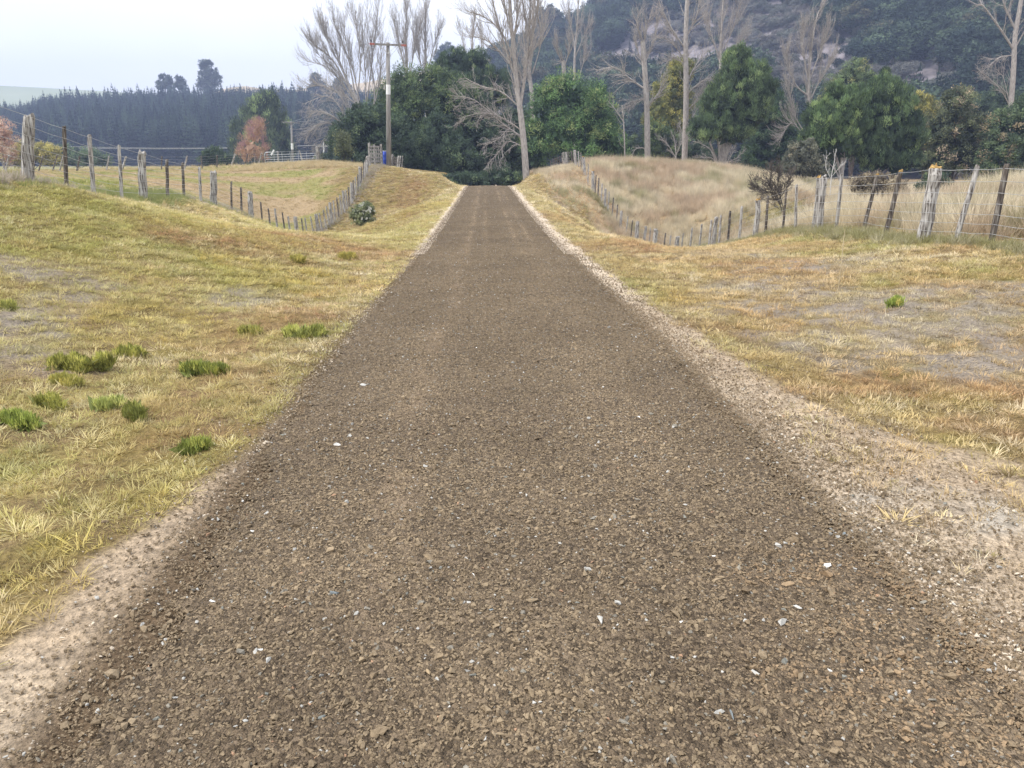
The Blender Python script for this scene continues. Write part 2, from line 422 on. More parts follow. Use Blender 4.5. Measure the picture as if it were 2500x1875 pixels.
c_soil, c_dirt, c_dirt2 = lin(112, 96, 78), lin(180, 162, 140), lin(206, 190, 169)
def soil_col(x, y):
    z = zones(x, y)
    f = fbm(x, y, 1.7, 4, 11)[:, None]; f2 = fbm(x, y, 7, 3, 12)[:, None]
    base = lin(136, 120, 82) * (1 - f) + lin(160, 142, 98) * f
    moss = sstep(.5, .62, fbm(x, y, 2.3, 4, 21))[:, None] * .6
    base = base * (1 - moss) + lin(126, 116, 60) * moss
    near = (sstep(.45, .6, fbm(x, y, 4.5, 3, 22)) * .45)[:, None]
    base = base * (1 - near) + lin(100, 80, 66) * near
    for pts, c, a in ((GREEN, lin(128, 124, 62), .7), (RUST, lin(134, 108, 80), .55), (GREY, lin(148, 140, 134), .8)):
        p = (patch(x, y, pts) * a)[:, None]
        base = base * (1 - p) + c * p
    pd = z['paddock'][:, None]
    pg = lin(128, 134, 74) * (1 - f2) + lin(160, 146, 104) * f2
    by = (sstep(.42, .6, fbm(x, y * 1.4, .33, 3, 51)) * sstep(41, 46, y) * (1 - sstep(62, 66, y)))[:, None]
    pg = pg * (1 - by) + lin(166, 146, 116) * by
    base = base * (1 - pd) + pg * pd
    tl = z['tall'][:, None]
    base = base * (1 - tl) + lin(168, 144, 112) * tl
    gu = np.clip(z['gully'], 0, 1)[:, None]
    base = base * (1 - gu) + lin(108, 112, 62) * gu
    d = z['dirt'][:, None]
    dn = sstep(.35, .65, fbm(x, y, 1.1, 3, 13))[:, None]
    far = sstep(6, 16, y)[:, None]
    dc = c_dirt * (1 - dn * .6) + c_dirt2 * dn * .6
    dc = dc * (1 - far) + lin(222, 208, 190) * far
    gr = (patch(x, y, [_w(2330, 1240, .35, .18), _w(2450, 1270, .25, .2), _w(2200, 1230, .25, .12)], 3))[:, None]
    dc = dc * (1 - gr) + lin(188, 180, 168) * gr
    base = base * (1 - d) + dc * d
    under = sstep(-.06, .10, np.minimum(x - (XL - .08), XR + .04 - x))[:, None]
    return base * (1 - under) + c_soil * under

def ground_material():
    m, nt, b = new_mat('soil')
    a = N(nt, 'ShaderNodeAttribute', attribute_name='tint')
    t = nt.nodes.new('ShaderNodeTexCoord')
    n1 = N(nt, 'ShaderNodeTexNoise', Scale=38, Detail=6, Roughness=.65)
    n2 = N(nt, 'ShaderNodeTexNoise', Scale=7, Detail=5, Roughness=.6)
    vo = N(nt, 'ShaderNodeTexVoronoi', Scale=70)
    for n in (n1, n2, vo): nt.links.new(t.outputs['Object'], n.inputs['Vector'])
    r = nt.nodes.new('ShaderNodeValToRGB')
    r.color_ramp.elements[0].position = .3; r.color_ramp.elements[0].color = (.46, .45, .43, 1)
    r.color_ramp.elements[1].position = .68; r.color_ramp.elements[1].color = (1.36, 1.34, 1.3, 1)
    r2 = nt.nodes.new('ShaderNodeValToRGB')
    r2.color_ramp.elements[0].position = .35; r2.color_ramp.elements[0].color = (.85, .85, .86, 1)
    r2.color_ramp.elements[1].position = .65; r2.color_ramp.elements[1].color = (1.08, 1.07, 1.05, 1)
    nt.links.new(n1.outputs['Fac'], r.inputs[0]); nt.links.new(n2.outputs['Fac'], r2.inputs[0])
    m1 = N(nt, 'ShaderNodeMix', data_type='RGBA', blend_type='MULTIPLY', Factor=1)
    m2 = N(nt, 'ShaderNodeMix', data_type='RGBA', blend_type='MULTIPLY', Factor=1)
    nt.links.new(a.outputs['Color'], m1.inputs['A']); nt.links.new(r.outputs[0], m1.inputs['B'])
    nt.links.new(m1.outputs['Result'], m2.inputs['A']); nt.links.new(r2.outputs[0], m2.inputs['B'])
    nt.links.new(m2.outputs['Result'], b.inputs['Base Color'])
    b.inputs['Roughness'].default_value = .95; b.inputs['Specular IOR Level'].default_value = .15
    bp = N(nt, 'ShaderNodeBump', Strength=.9, Distance=.03)
    ad = N(nt, 'ShaderNodeMath', operation='MULTIPLY_ADD'); ad.inputs[1].default_value = -.4
    nt.links.new(vo.outputs['Distance'], ad.inputs[0]); nt.links.new(n1.outputs['Fac'], ad.inputs[2])
    nt.links.new(ad.outputs[0], bp.inputs['Height']); nt.links.new(bp.outputs[0], b.inputs['Normal'])
    return m
M_ground = ground_material()

def prog(a, b, s0, g):
    o = [a]; s = s0
    while o[-1] < b: o.append(o[-1] + s); s *= g
    return np.array(o)
_xp = np.concatenate([np.arange(0, 4, .07), np.arange(4, 12, .14), prog(12, 3500, .3, 1.09)])
_xs = np.concatenate([-_xp[:0:-1], _xp])
_ys = np.concatenate([-prog(6, 300, 1, 1.4)[::-1], np.arange(-5, 1, .5), np.arange(1, 12, .07), np.arange(12, 30, .15), np.arange(30, 70, .25), prog(70, 5000, .5, 1.1)])
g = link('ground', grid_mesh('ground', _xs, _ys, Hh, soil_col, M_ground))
tag(g, None, None, kind='structure')

# ---- gravel driveway: a sheet of packed fines just above the soil, thinning out at ragged sides
def road_col(x, y):
    f = fbm(x, y, 1.5, 4, 71)[:, None]
    c = lin(104, 91, 76) * (1 - f) + lin(122, 108, 90) * f
    s = np.exp(-((x - (-.42 + .05 * np.sin(y * .9))) / .09) ** 2) * sstep(.48, .62, fbm(x, y, 1.2, 3, 77)) + \
        np.exp(-((x - (.62)) / .07) ** 2) * sstep(.5, .6, fbm(x, y, .8, 3, 78)) * sstep(18, 26, y) + \
        np.exp(-((x + .3) / .06) ** 2) * sstep(.5, .6, fbm(x, y, .9, 3, 79)) * sstep(18, 26, y)
    s = np.clip(s, 0, 1)[:, None] * .22
    c = c * (1 - s) + lin(196, 172, 146) * s
    return c
def road_material():
    m, nt, b = new_mat('gravel_fines')
    a = N(nt, 'ShaderNodeAttribute', attribute_name='tint')
    t = nt.nodes.new('ShaderNodeTexCoord')
    vo = N(nt, 'ShaderNodeTexVoronoi', Scale=62); v2 = N(nt, 'ShaderNodeTexVoronoi', Scale=125)
    n1 = N(nt, 'ShaderNodeTexNoise', Scale=2.5, Detail=6, Roughness=.7)
    for n in (vo, n1, v2): nt.links.new(t.outputs['Object'], n.inputs['Vector'])
    r = nt.nodes.new('ShaderNodeValToRGB'); e = r.color_ramp.elements
    e[0].position = 0; e[0].color = (.45, .44, .43, 1); e[1].position = 1; e[1].color = (1.5, 1.5, 1.5, 1)
    x = e.new(.94); x.color = (1.15, 1.13, 1.1, 1)
    sep = nt.nodes.new('ShaderNodeSeparateColor')
    nt.links.new(vo.outputs['Color'], sep.inputs[0]); nt.links.new(sep.outputs[0], r.inputs[0])
    r2 = nt.nodes.new('ShaderNodeValToRGB')
    r2.color_ramp.elements[0].position = .3; r2.color_ramp.elements[0].color = (.86, .86, .86, 1)
    r2.color_ramp.elements[1].position = .7; r2.color_ramp.elements[1].color = (1.12, 1.11, 1.1, 1)
    nt.links.new(n1.outputs['Fac'], r2.inputs[0])
    m1 = N(nt, 'ShaderNodeMix', data_type='RGBA', blend_type='MULTIPLY', Factor=1)
    m2 = N(nt, 'ShaderNodeMix', data_type='RGBA', blend_type='MULTIPLY', Factor=1)
    nt.links.new(a.outputs['Color'], m1.inputs['A']); nt.links.new(r.outputs[0], m1.inputs['B'])
    nt.links.new(m1.outputs['Result'], m2.inputs['A']); nt.links.new(r2.outputs[0], m2.inputs['B'])
    nt.links.new(m2.outputs['Result'], b.inputs['Base Color'])
    b.inputs['Roughness'].default_value = .95; b.inputs['Specular IOR Level'].default_value = .15
    bp = N(nt, 'ShaderNodeBump', Strength=1, Distance=.012)
    ad = N(nt, 'ShaderNodeMath', operation='ADD')
    nt.links.new(vo.outputs['Distance'], ad.inputs[0]); nt.links.new(v2.outputs['Distance'], ad.inputs[1])
    iv = N(nt, 'ShaderNodeMath', operation='MULTIPLY'); iv.inputs[1].default_value = -1
    nt.links.new(ad.outputs[0], iv.inputs[0])
    nt.links.new(iv.outputs[0], bp.inputs['Height']); nt.links.new(bp.outputs[0], b.inputs['Normal'])
    return m
def edge_j(y, s):
    return .08 * (s == 3.0) * (1 - sstep(3, 4.8, y)) + .16 * (fbm(0 * y + s, y, .45, 2, 94) - .5) + .16 * (fbm(0 * y + s, y, 2.4, 3, 90) - .5) + .12 * (fbm(0 * y + s, y, 9, 2, 91) - .5) + .05 * (fbm(0 * y + s, y, 30, 1, 92) - .5)
def road_cut(x, y):
    return (x > XL + .05 + edge_j(y, 3.0)) & (x < XR - .12 + edge_j(y, 8.0))
_rx = np.arange(XL - .2, XR + .2, .035)
_ry = np.concatenate([np.arange(-5, 1, .5), np.arange(1, 10, .035), np.arange(10, 30, .09), np.arange(30, 80, .25)])
g = link('gravel_road', grid_mesh('gravel_road', _rx, _ry, lambda x, y: Hh(x, y) + .006 + .006 * fbm(x, y, 22, 2, 95), road_col, road_material(), road_cut))
tag(g, None, None, kind='structure')
# ------------------------------------------------------------------ far hills
def ridge_grid(name, pts, foot, mat, depth, nx=120, ny=50, wob=4, shape=1.0, back=60, seed=0):
    """a hill whose skyline passes through pts = [(px, py, distance)], rising from 'foot' metres before the ridge"""
    R = np.array([at(*p) for p in pts]); R = R[np.argsort(R[:, 0])]
    xs = np.linspace(R[0, 0], R[-1, 0], nx)
    zr = np.interp(xs, R[:, 0], R[:, 2]); yr = np.interp(xs, R[:, 0], R[:, 1])
    V = []
    for j in range(ny + 8):
        t = j / (ny - 1)
        if t <= 1:
            y = yr - depth * (1 - t); z = foot + (zr - foot) * (t ** shape) + wob * (fbm(xs / 60, y / 60, 1, 4, seed) - .5) * math.sin(math.pi * min(t, 1)) * 2
        else:
            y = yr + (t - 1) * back * 6; z = zr - (t - 1) * back * 2
        V.append(np.stack([xs, y, z], 1))
    V = np.array(V)
    n2 = ny + 8
    i = (np.arange(n2 - 1)[:, None] * nx + np.arange(nx - 1)[None]).ravel()
    Fc = np.stack([i, i + 1, i + nx + 1, i + nx], 1)
    o = link(name, make_mesh(name, V.reshape(-1, 3), Fc, mat, smooth=True))
    tag(o, None, None, kind='structure')
    def h(x, y):
        x = np.asarray(x, float)
        yy = np.interp(x, xs, yr); zz = np.interp(x, xs, zr)
        t = 1 - (yy - y) / depth
        z = foot + (zz - foot) * (np.clip(t, 0, 1) ** shape) + wob * (fbm(x / 60, y / 60, 1, 4, seed) - .5) * np.sin(math.pi * np.clip(t, 0, 1)) * 2
        return np.where(t > 1, zz - (t - 1) * back * 2, z)
    return h, (xs, yr, zr)

M_pasture = noise_mat('pasture_hill', tuple(lin(140, 150, 116)), tuple(lin(160, 166, 134)), (1, 1, 1), .006, .95)
M_tanhill = noise_mat('dry_pasture_hill', tuple(lin(170, 150, 116)), tuple(lin(190, 172, 136)), (1, 1, 1), .01, .95)
M_scrub = noise_mat('scree_and_scrub', tuple(lin(92, 90, 93)), tuple(lin(142, 135, 138)), (1, 1, .6), .5, .95, c3=tuple(lin(128, 121, 124)), detail=9, lo=.3, hi=.7, bump=1.0)
M_floor = noise_mat('forest_floor', tuple(lin(40, 48, 38)), tuple(lin(60, 66, 48)), (1, 1, 1), .1, .95)
ridge_grid('pasture_hill', [(-500, 225, 950), (-200, 215, 950), (0, 209, 950), (120, 215, 950), (250, 222, 950), (420, 235, 950), (600, 260, 950)], -8, M_pasture, 330, wob=6, shape=.8, seed=3)
ridge_grid('dry_hill', [(380, 262, 820), (500, 228, 820), (560, 214, 820), (600, 210, 820), (650, 218, 820), (720, 219, 820), (800, 212, 820), (900, 200, 820), (1050, 172, 820), (1183, 146, 820), (1240, 140, 820), (1330, 190, 820), (1450, 260, 820)], -8, M_tanhill, 260, wob=5, shape=.8, seed=4)
hP, rP = ridge_grid('plantation_hill', [(-500, 345, 470), (-150, 322, 460), (0, 312, 460), (130, 308, 460), (260, 296, 460), (400, 287, 460), (560, 284, 460), (760, 284, 450), (900, 290, 440), (1050, 300, 440), (1200, 330, 440)], -.5, M_floor, 170, wob=2, shape=.95, seed=5)
hR, rR = ridge_grid('forested_hill', [(1020, 330, 400), (1100, 240, 400), (1180, 190, 395), (1237, 170, 390), (1318, 135, 385), (1389, 104, 380), (1450, 72, 372), (1545, 26, 360), (1700, -50, 345), (1900, -130, 330), (2200, -200, 320), (2600, -230, 320), (3200, -200, 320)], -2, M_scrub, 205, nx=200, ny=90, wob=7, shape=1.0, seed=6)

# ------------------------------------------------------------------ scatter of one 'stuff' object (instances of small meshes on points)
def scatter(name, protos, pos, rot, scl, pick, tint, label, cat):
    me = bpy.data.meshes.new(name)
    n = len(pos)
    me.vertices.add(n); me.vertices.foreach_set('co', np.ascontiguousarray(pos, np.float32).ravel())
    for an, ty, arr, key in (('rot', 'FLOAT_VECTOR', rot, 'vector'), ('scl', 'FLOAT_VECTOR', scl, 'vector'), ('pick', 'INT', pick, 'value')):
        a = me.attributes.new(an, ty, 'POINT')
        a.data.foreach_set(key, np.ascontiguousarray(arr, np.int32 if ty == 'INT' else np.float32).ravel())
    a = me.attributes.new('tint', 'FLOAT_COLOR', 'POINT')
    a.data.foreach_set('color', np.concatenate([tint, np.ones((n, 1))], 1).astype(np.float32).ravel())
    o = bpy.data.objects.new(name, me); COL.objects.link(o)
    cc = bpy.data.collections.new(name + '_source')
    for k, pm in enumerate(protos):
        po = bpy.data.objects.new('%s_piece_%02d' % (name, k), pm); cc.objects.link(po)
    ng = bpy.data.node_groups.new(name, 'GeometryNodeTree')
    ng.interface.new_socket('Geometry', in_out='INPUT', socket_type='NodeSocketGeometry')
    ng.interface.new_socket('Geometry', in_out='OUTPUT', socket_type='NodeSocketGeometry')
    gi = ng.nodes.new('NodeGroupInput'); go = ng.nodes.new('NodeGroupOutput')
    ci = ng.nodes.new('GeometryNodeCollectionInfo'); ci.inputs['Collection'].default_value = cc
    ci.inputs['Separate Children'].default_value = True; ci.inputs['Reset Children'].default_value = True
    ip = ng.nodes.new('GeometryNodeInstanceOnPoints'); ip.inputs['Pick Instance'].default_value = True
    def na(nm, ty):
        x = ng.nodes.new('GeometryNodeInputNamedAttribute'); x.data_type = ty; x.inputs['Name'].default_value = nm
        return [s for s in x.outputs if s.enabled and s.name == 'Attribute'][0]
    er = ng.nodes.new('FunctionNodeEulerToRotation')
    ng.links.new(gi.outputs[0], ip.inputs['Points']); ng.links.new(ci.outputs[0], ip.inputs['Instance'])
    ng.links.new(na('pick', 'INT'), ip.inputs['Instance Index'])
    ng.links.new(na('rot', 'FLOAT_VECTOR'), er.inputs[0]); ng.links.new(er.outputs[0], ip.inputs['Rotation'])
    ng.links.new(na('scl', 'FLOAT_VECTOR'), ip.inputs['Scale'])
    ng.links.new(ip.outputs[0], go.inputs[0])
    md = o.modifiers.new('scatter', 'NODES'); md.node_group = ng
    tag(o, label, cat, kind='stuff')
    return o

RNG = np.random.default_rng(7)
def visible(x, y, z=0, m=500):
    px, py = to_px(np.stack([x, y, np.broadcast_to(z, np.shape(x))], -1))
    return (px > -m) & (px < 2500 + m) & (py < 1875 + m)

# ------------------------------------------------------------------ gravel stones
def stone_mesh(seed, flat):
    r = np.random.default_rng(seed)
    import bmesh
    bm = bmesh.new()
    P = r.normal(size=(11, 3)); P /= np.linalg.norm(P, axis=1)[:, None]
    P *= r.uniform(.75, 1.15, (11, 1)); P *= np.array([1, r.uniform(.6, .9), flat])
    vs = [bm.verts.new(p) for p in P]
    bmesh.ops.convex_hull(bm, input=vs)
    for v in [v for v in bm.verts if not v.link_faces]: bm.verts.remove(v)
    me = bpy.data.meshes.new('stone'); bm.to_mesh(me); bm.free()
    return me
def stone_material():
    m, nt, b = new_mat('stone')
    a = N(nt, 'ShaderNodeAttribute', attribute_name='tint', attribute_type='INSTANCER')
    t = nt.nodes.new('ShaderNodeTexCoord')
    n1 = N(nt, 'ShaderNodeTexNoise', Scale=2.2, Detail=4)
    nt.links.new(t.outputs['Object'], n1.inputs['Vector'])
    r = nt.nodes.new('ShaderNodeValToRGB')
    r.color_ramp.elements[0].position = .35; r.color_ramp.elements[0].color = (.72, .72, .72, 1)
    r.color_ramp.elements[1].position = .7; r.color_ramp.elements[1].color = (1.15, 1.14, 1.12, 1)
    nt.links.new(n1.outputs['Fac'], r.inputs[0])
    m1 = N(nt, 'ShaderNodeMix', data_type='RGBA', blend_type='MULTIPLY', Factor=1)
    nt.links.new(a.outputs['Color'], m1.inputs['A']); nt.links.new(r.outputs[0], m1.inputs['B'])
    nt.links.new(m1.outputs['Result'], b.inputs['Base Color'])
    b.inputs['Roughness'].default_value = .85; b.inputs['Specular IOR Level'].default_value = .25
    return m
M_stone = stone_material()
STONES = []
for k in range(12):
    me = stone_mesh(100 + k, [.5, .68, .8, .62][k % 4]); me.materials.append(M_stone); STONES.append(me)

def stones():
    P, SC = [], []
    def field(y0, y1, n, smin, smax, spill=.25):
        x = RNG.uniform(XL - spill - .2, XR + spill + .75, n); y = RNG.uniform(y0, y1, n)
        jl = edge_j(y, 3.0); jr = edge_j(y, 8.0)
        dl = x - (XL + jl); dr = (XR + jr) - x
        d = np.minimum(dl, dr)
        dens = sstep(-.18, .12, d)
        spillp = np.where(x > 0, .85 * np.exp(np.minimum(d, 0) / (.24 + .14 * (y < 5))), .55 * np.exp(np.minimum(d, 0) / .13))
        p = np.maximum(dens, spillp * (.35 + 1.1 * fbm(x, y, 2.4, 3, 99)))
        k = RNG.random(n) < p
        x, y = x[k], y[k]
        s = smin + (smax - smin) * RNG.random(len(x)) ** 2.6
        P.append(np.stack([x, y], 1)); SC.append(s)
    field(1.2, 3.0, 120000, .0032, .0100)
    field(3.0, 5.5, 120000, .0040, .0105)
    field(5.5, 9, 105000, .0050, .0115)
    field(9, 16, 90000, .0065, .0145)
    field(16, 28, 52000, .0085, .0160)
    field(28, 52, 40000, .0105, .0180)
    field(1.2, 4.5, 4200, .011, .019)
    field(1.2, 9, 900, .014, .024)
    # grit spread over the bare dirt at the right
    n = 11000
    x = RNG.uniform(1.6, 4.2, n); y = RNG.uniform(1.3, 6.5, n)
    k = (dirt_mask(x, y) > .3) & (RNG.random(n) < .15 + .85 * sstep(.45, .6, fbm(x, y, 2.5, 3, 15)) * np.exp(-(x - 1.6) / 1.1))
    P.append(np.stack([x[k], y[k]], 1)); SC.append(RNG.uniform(.002, .007, k.sum()))
    n = 2500
    x = RNG.uniform(-1.62, -1.2, n); y = RNG.uniform(1.7, 3.6, n)
    k = RNG.random(n) < np.exp((x + 1.2) / .16)
    P.append(np.stack([x[k], y[k]], 1)); SC.append(RNG.uniform(.002, .009, k.sum()))
    P = np.concatenate(P); s = np.concatenate(SC)
    v = visible(P[:, 0], P[:, 1]); P = P[v]; s = s[v]
    n = len(P); x, y = P[:, 0], P[:, 1]
    z = Hh(x, y) + .006 + s * RNG.uniform(.05, .5, n)
    rot = np.stack([RNG.normal(0, .35, n), RNG.normal(0, .35, n), RNG.uniform(0, 6.28, n)], 1)
    scl = np.stack([s * RNG.uniform(.8, 1.35, n), s * RNG.uniform(.7, 1.1, n), s * RNG.uniform(.7, 1.1, n)], 1)
    f = fbm(x, y, 1.5, 4, 71)
    f2 = RNG.random(n)
    base = lin(114, 98, 76)[None] * (1 - f2[:, None]) + lin(136, 119, 94)[None] * f2[:, None]
    base = base * (.80 + .42 * f)[:, None]
    trk = np.exp(-((x + .45) / .2) ** 2) + np.exp(-((x - .78) / .2) ** 2)
    base = base * (1 + .10 * trk * fbm(x, y, .6, 3, 73) * 2)[:, None]
    far_ = sstep(12, 20, y)
    ln = sum(np.exp(-((x - q) / .055) ** 2) * sstep(.42, .6, fbm(x * 0 + q, y, .5, 3, 75)) for q in (-.36, -.02, .62, .95))
    base = base * (1 + .45 * far_ * ln)[:, None]
    # streaks where fines show, and the ochre drift at lower right
    oc = patch(x, y, [(1.15, 2.3, .45, .5), (1.25, 1.7, .35, .35)], 5) * (RNG.random(n) < .5)
    base = base * (1 - .35 * oc[:, None]) + lin(156, 124, 88) * .35 * oc[:, None]
    u = RNG.random(n)
    big = (s > .006)
    base[u < .04] = lin(128, 122, 110); base[(u > .05) & (u < .058)] = lin(118, 118, 110)
    base[(u > .08) & (u < .0825)] = lin(160, 126, 98); base[(u > .09) & (u < .105)] = lin(168, 166, 160)
    w_ = (u > .11) & (u < .1106) & big; base[w_] = lin(216, 214, 210)
    edge = (x < XL + .12) | (x > XR - .12)
    e = ((x < XL + .02) | (x > XR + .05)) & (RNG.random(n) < .13); base[e] = lin(186, 172, 152)
    far = (y > 14) & edge & (RNG.random(n) < .5); base[far] = lin(206, 190, 170)
    base = base * .9 + base.mean(1)[:, None] * .1
    base *= RNG.uniform(1.0, 1.35, (n, 1))
    scatter('gravel', STONES, np.stack([x, y, z], 1), rot, scl, RNG.integers(0, 12, n), np.clip(base, 0, .9),
            'crushed brown gravel spread over the driveway and spilling onto its edges', 'gravel')
    # a few conspicuous pale and grey stones, each a thing one can point to
stones()

# ------------------------------------------------------------------ grass
def tuft_mesh(seed, n, h, spread, lean, wd, droop=.6, segs=2):
    r = np.random.default_rng(seed)
    V, Fq = [], []
    for i in range(n):
        a = r.uniform(0, 2 * math.pi); rad = spread * math.sqrt(r.random()) * .45
        b = np.array([math.cos(a) * rad, math.sin(a) * rad, -.01])
        a2 = a + r.normal(0, .6); out = np.array([math.cos(a2), math.sin(a2), 0])
        L = h * r.uniform(.5, 1.1); ln = lean * r.uniform(.3, 1.4)
        side = np.array([-out[1], out[0], 0]); tw = r.uniform(-.8, .8); side = side * math.cos(tw) + out * math.sin(tw)
        w0 = wd * r.uniform(.7, 1.3)
        p = b; d = out * math.sin(ln) + np.array([0, 0, math.cos(ln)])
        base = len(V)
        for s in range(segs + 1):
            t = s / segs
            if s < segs: V += [p - side * w0 * (1 - t * .5), p + side * w0 * (1 - t * .5)]
            else: V += [p]
            d = d + out * droop * .5 * ln - np.array([0, 0, droop * .35 * ln]); d /= np.linalg.norm(d)
            p = p + d * L / segs
        for s in range(segs):
            k = base + 2 * s
            if s < segs - 1: Fq += [(k, k + 1, k + 3), (k, k + 3, k + 2)]
            else: Fq += [(k, k + 1, k + 2)]
    me = make_mesh('tuft', np.array(V), np.array(Fq), M_grass_i)
    return me
T_short = [tuft_mesh(200 + k, 34, .075, .10, .95, .0024) for k in range(6)]
T_star = [tuft_mesh(230 + k, 46, .11, .07, 1.05, .0028, .75, 3) for k in range(4)]
T_low = [tuft_mesh(250 + k, 44, .05, .16, .8, .0036, .5, 1) for k in range(5)]
T_tall = [tuft_mesh(270 + k, 60, .62, .22, .34, .0036, .55, 3) for k in range(6)]
T_rough = [tuft_mesh(290 + k, 46, .30, .20, .55, .0045, .6, 2) for k in range(5)]

def mixc(base, c, a): return base * (1 - a[:, None]) + np.asarray(c) * a[:, None]
STRAW, STRAW2, PALE, OLIVE, RUSTC, GREYG, GREENC, GOLDC = lin(208, 190, 140), lin(202, 182, 134), lin(224, 211, 182), lin(178, 176, 114), lin(182, 146, 112), lin(188, 178, 156), lin(156, 160, 92), lin(208, 180, 104)
TALLC, TALLP = lin(210, 197, 168), lin(228, 217, 194)
def verge_tint(x, y):
    n = len(x)
    f = fbm(x, y, .9, 4, 101); g = fbm(x, y, 2.7, 3, 103); u = RNG.random(n)
    c = mixc(np.tile(STRAW, (n, 1)), STRAW2, f)
    c = mixc(c, PALE, np.clip((u > .7) * .6 + sstep(.5, .7, g) * .4, 0, 1))
    c = mixc(c, OLIVE, np.where(u < .25, .6, 0) * (x < 0) + np.where(u < .12, .5, 0) * (x > 0))
    c = mixc(c, GREENC, patch(x, y, GREEN) * RNG.uniform(.3, .8, n))
    c = mixc(c, GOLDC, patch(x, y, GOLD) * RNG.uniform(.3, .8, n))
    c = mixc(c, GREYG, patch(x, y, GREY) * RNG.uniform(.3, .9, n))
    c = mixc(c, RUSTC, np.clip(patch(x, y, RUST) * RNG.uniform(.5, 1, n) + (fbm(x, y, 1.7, 3, 107) > .62) * .5 * u, 0, 1))
    c = mixc(c, lin(196, 164, 118), (x > 2) * sstep(.35, .6, fbm(x, y, .7, 3, 109)) * .45 * (y < 30))
    c = mixc(c, lin(166, 164, 106), (x > 1.7) * (x < 2.6) * (y > 5) * .2)
    dk = RNG.random(n) < .16
    c[dk] = c[dk] * .45 + lin(104, 84, 60) * .3
    c = mixc(c, lin(186, 182, 108), (x < 0) * (y < 40) * sstep(.35, .6, fbm(x, y, .5, 3, 111)) * .35)
    return np.clip(c * RNG.uniform(.75, 1.3, (n, 1)), 0, .9)

def place(x, y, zoff=0):
    return np.stack([x, y, Hh(x, y) + zoff], 1)
def grass_layer(name, protos, x, y, s, tint, label, cat, tilt=.12, dn=-.005):
    n = len(x)
    rot = np.stack([RNG.normal(0, tilt, n), RNG.normal(0, tilt, n), RNG.uniform(0, 6.28, n)], 1)
    scl = np.stack([s, s, s * RNG.uniform(.8, 1.2, n)], 1)
    scatter(name, protos, place(x, y, dn), rot, scl, RNG.integers(0, len(protos), n), tint, label, cat)

def lawn():
    X, Y, Sx, PK = [], [], [], []
    def band(y0, y1, n, s, x0=-11.5, x1=9.5, star=0.0):
        x = RNG.uniform(x0, x1, n); y = RNG.uniform(y0, y1, n)
        z = zones(x, y)
        k = (x < XL - .1) | (x > XR + .15)
        p = (1 - z['dirt']) + z['dirt'] * .05 * (x > 1.9) + z['dirt'] * .40 * sstep(.48, .6, fbm(x, y, 2.6, 3, 33)) * (x > 1.75)
        p = p * (1 - .82 * z['tall'] * (x > 0)) * (1 - .6 * patch(x, y, GREY) * (x > 1)) * (1 - .55 * patch(x, y, GREY) * (x < 0)) * (1 - .3 * patch(x, y, RUST))
        p = p * (.72 + .28 * sstep(.35, .5, fbm(x, y, 3.6, 3, 123)))
        p = np.where((x < 0) & (x < np.interp(y, [0, 13, 20, 30, 38, 44, 56, 80], [-9.2, -8.6, -9.4, -10.4, -12, -9, -8, -8])), 0, p)
        k &= (RNG.random(n) < p) & visible(x, y, 0, 550)
        X.append(x[k]); Y.append(y[k]); Sx.append(s * RNG.uniform(.6, 1.35, k.sum())); 
        PK.append((RNG.random(k.sum()) < star))
    band(1.4, 5, 15000, .78, -6, 6, .24)
    band(4.5, 9, 23000, .9, -9.5, 7.5, .12)
    band(9, 16, 31000, 1.2, star=.04)
    band(16, 30, 32000, 1.7)
    band(30, 62, 26000, 2.5, -9.5, 9)
    x = np.concatenate(X); y = np.concatenate(Y); s = np.concatenate(Sx); st = np.concatenate(PK)
    t = verge_tint(x, y)
    n = len(x)
    protos = T_short + T_star + T_low
    pick = RNG.integers(0, 6, n)
    low = (RNG.random(n) < .56) & ~st
    pick = np.where(st, RNG.integers(6, 10, n), np.where(low, RNG.integers(10, 15, n), pick))
    rot = np.stack([RNG.normal(0, .15, n), RNG.normal(0, .15, n), RNG.uniform(0, 6.28, n)], 1)
    hz = RNG.uniform(.7, 1.15, n) / np.sqrt(s)
    scatter('dry_grass', protos, place(x, y, -.004), rot, np.stack([s, s, s * hz], 1), pick, t, 'short straw coloured and olive grass on both verges of the driveway', 'grass')
lawn()

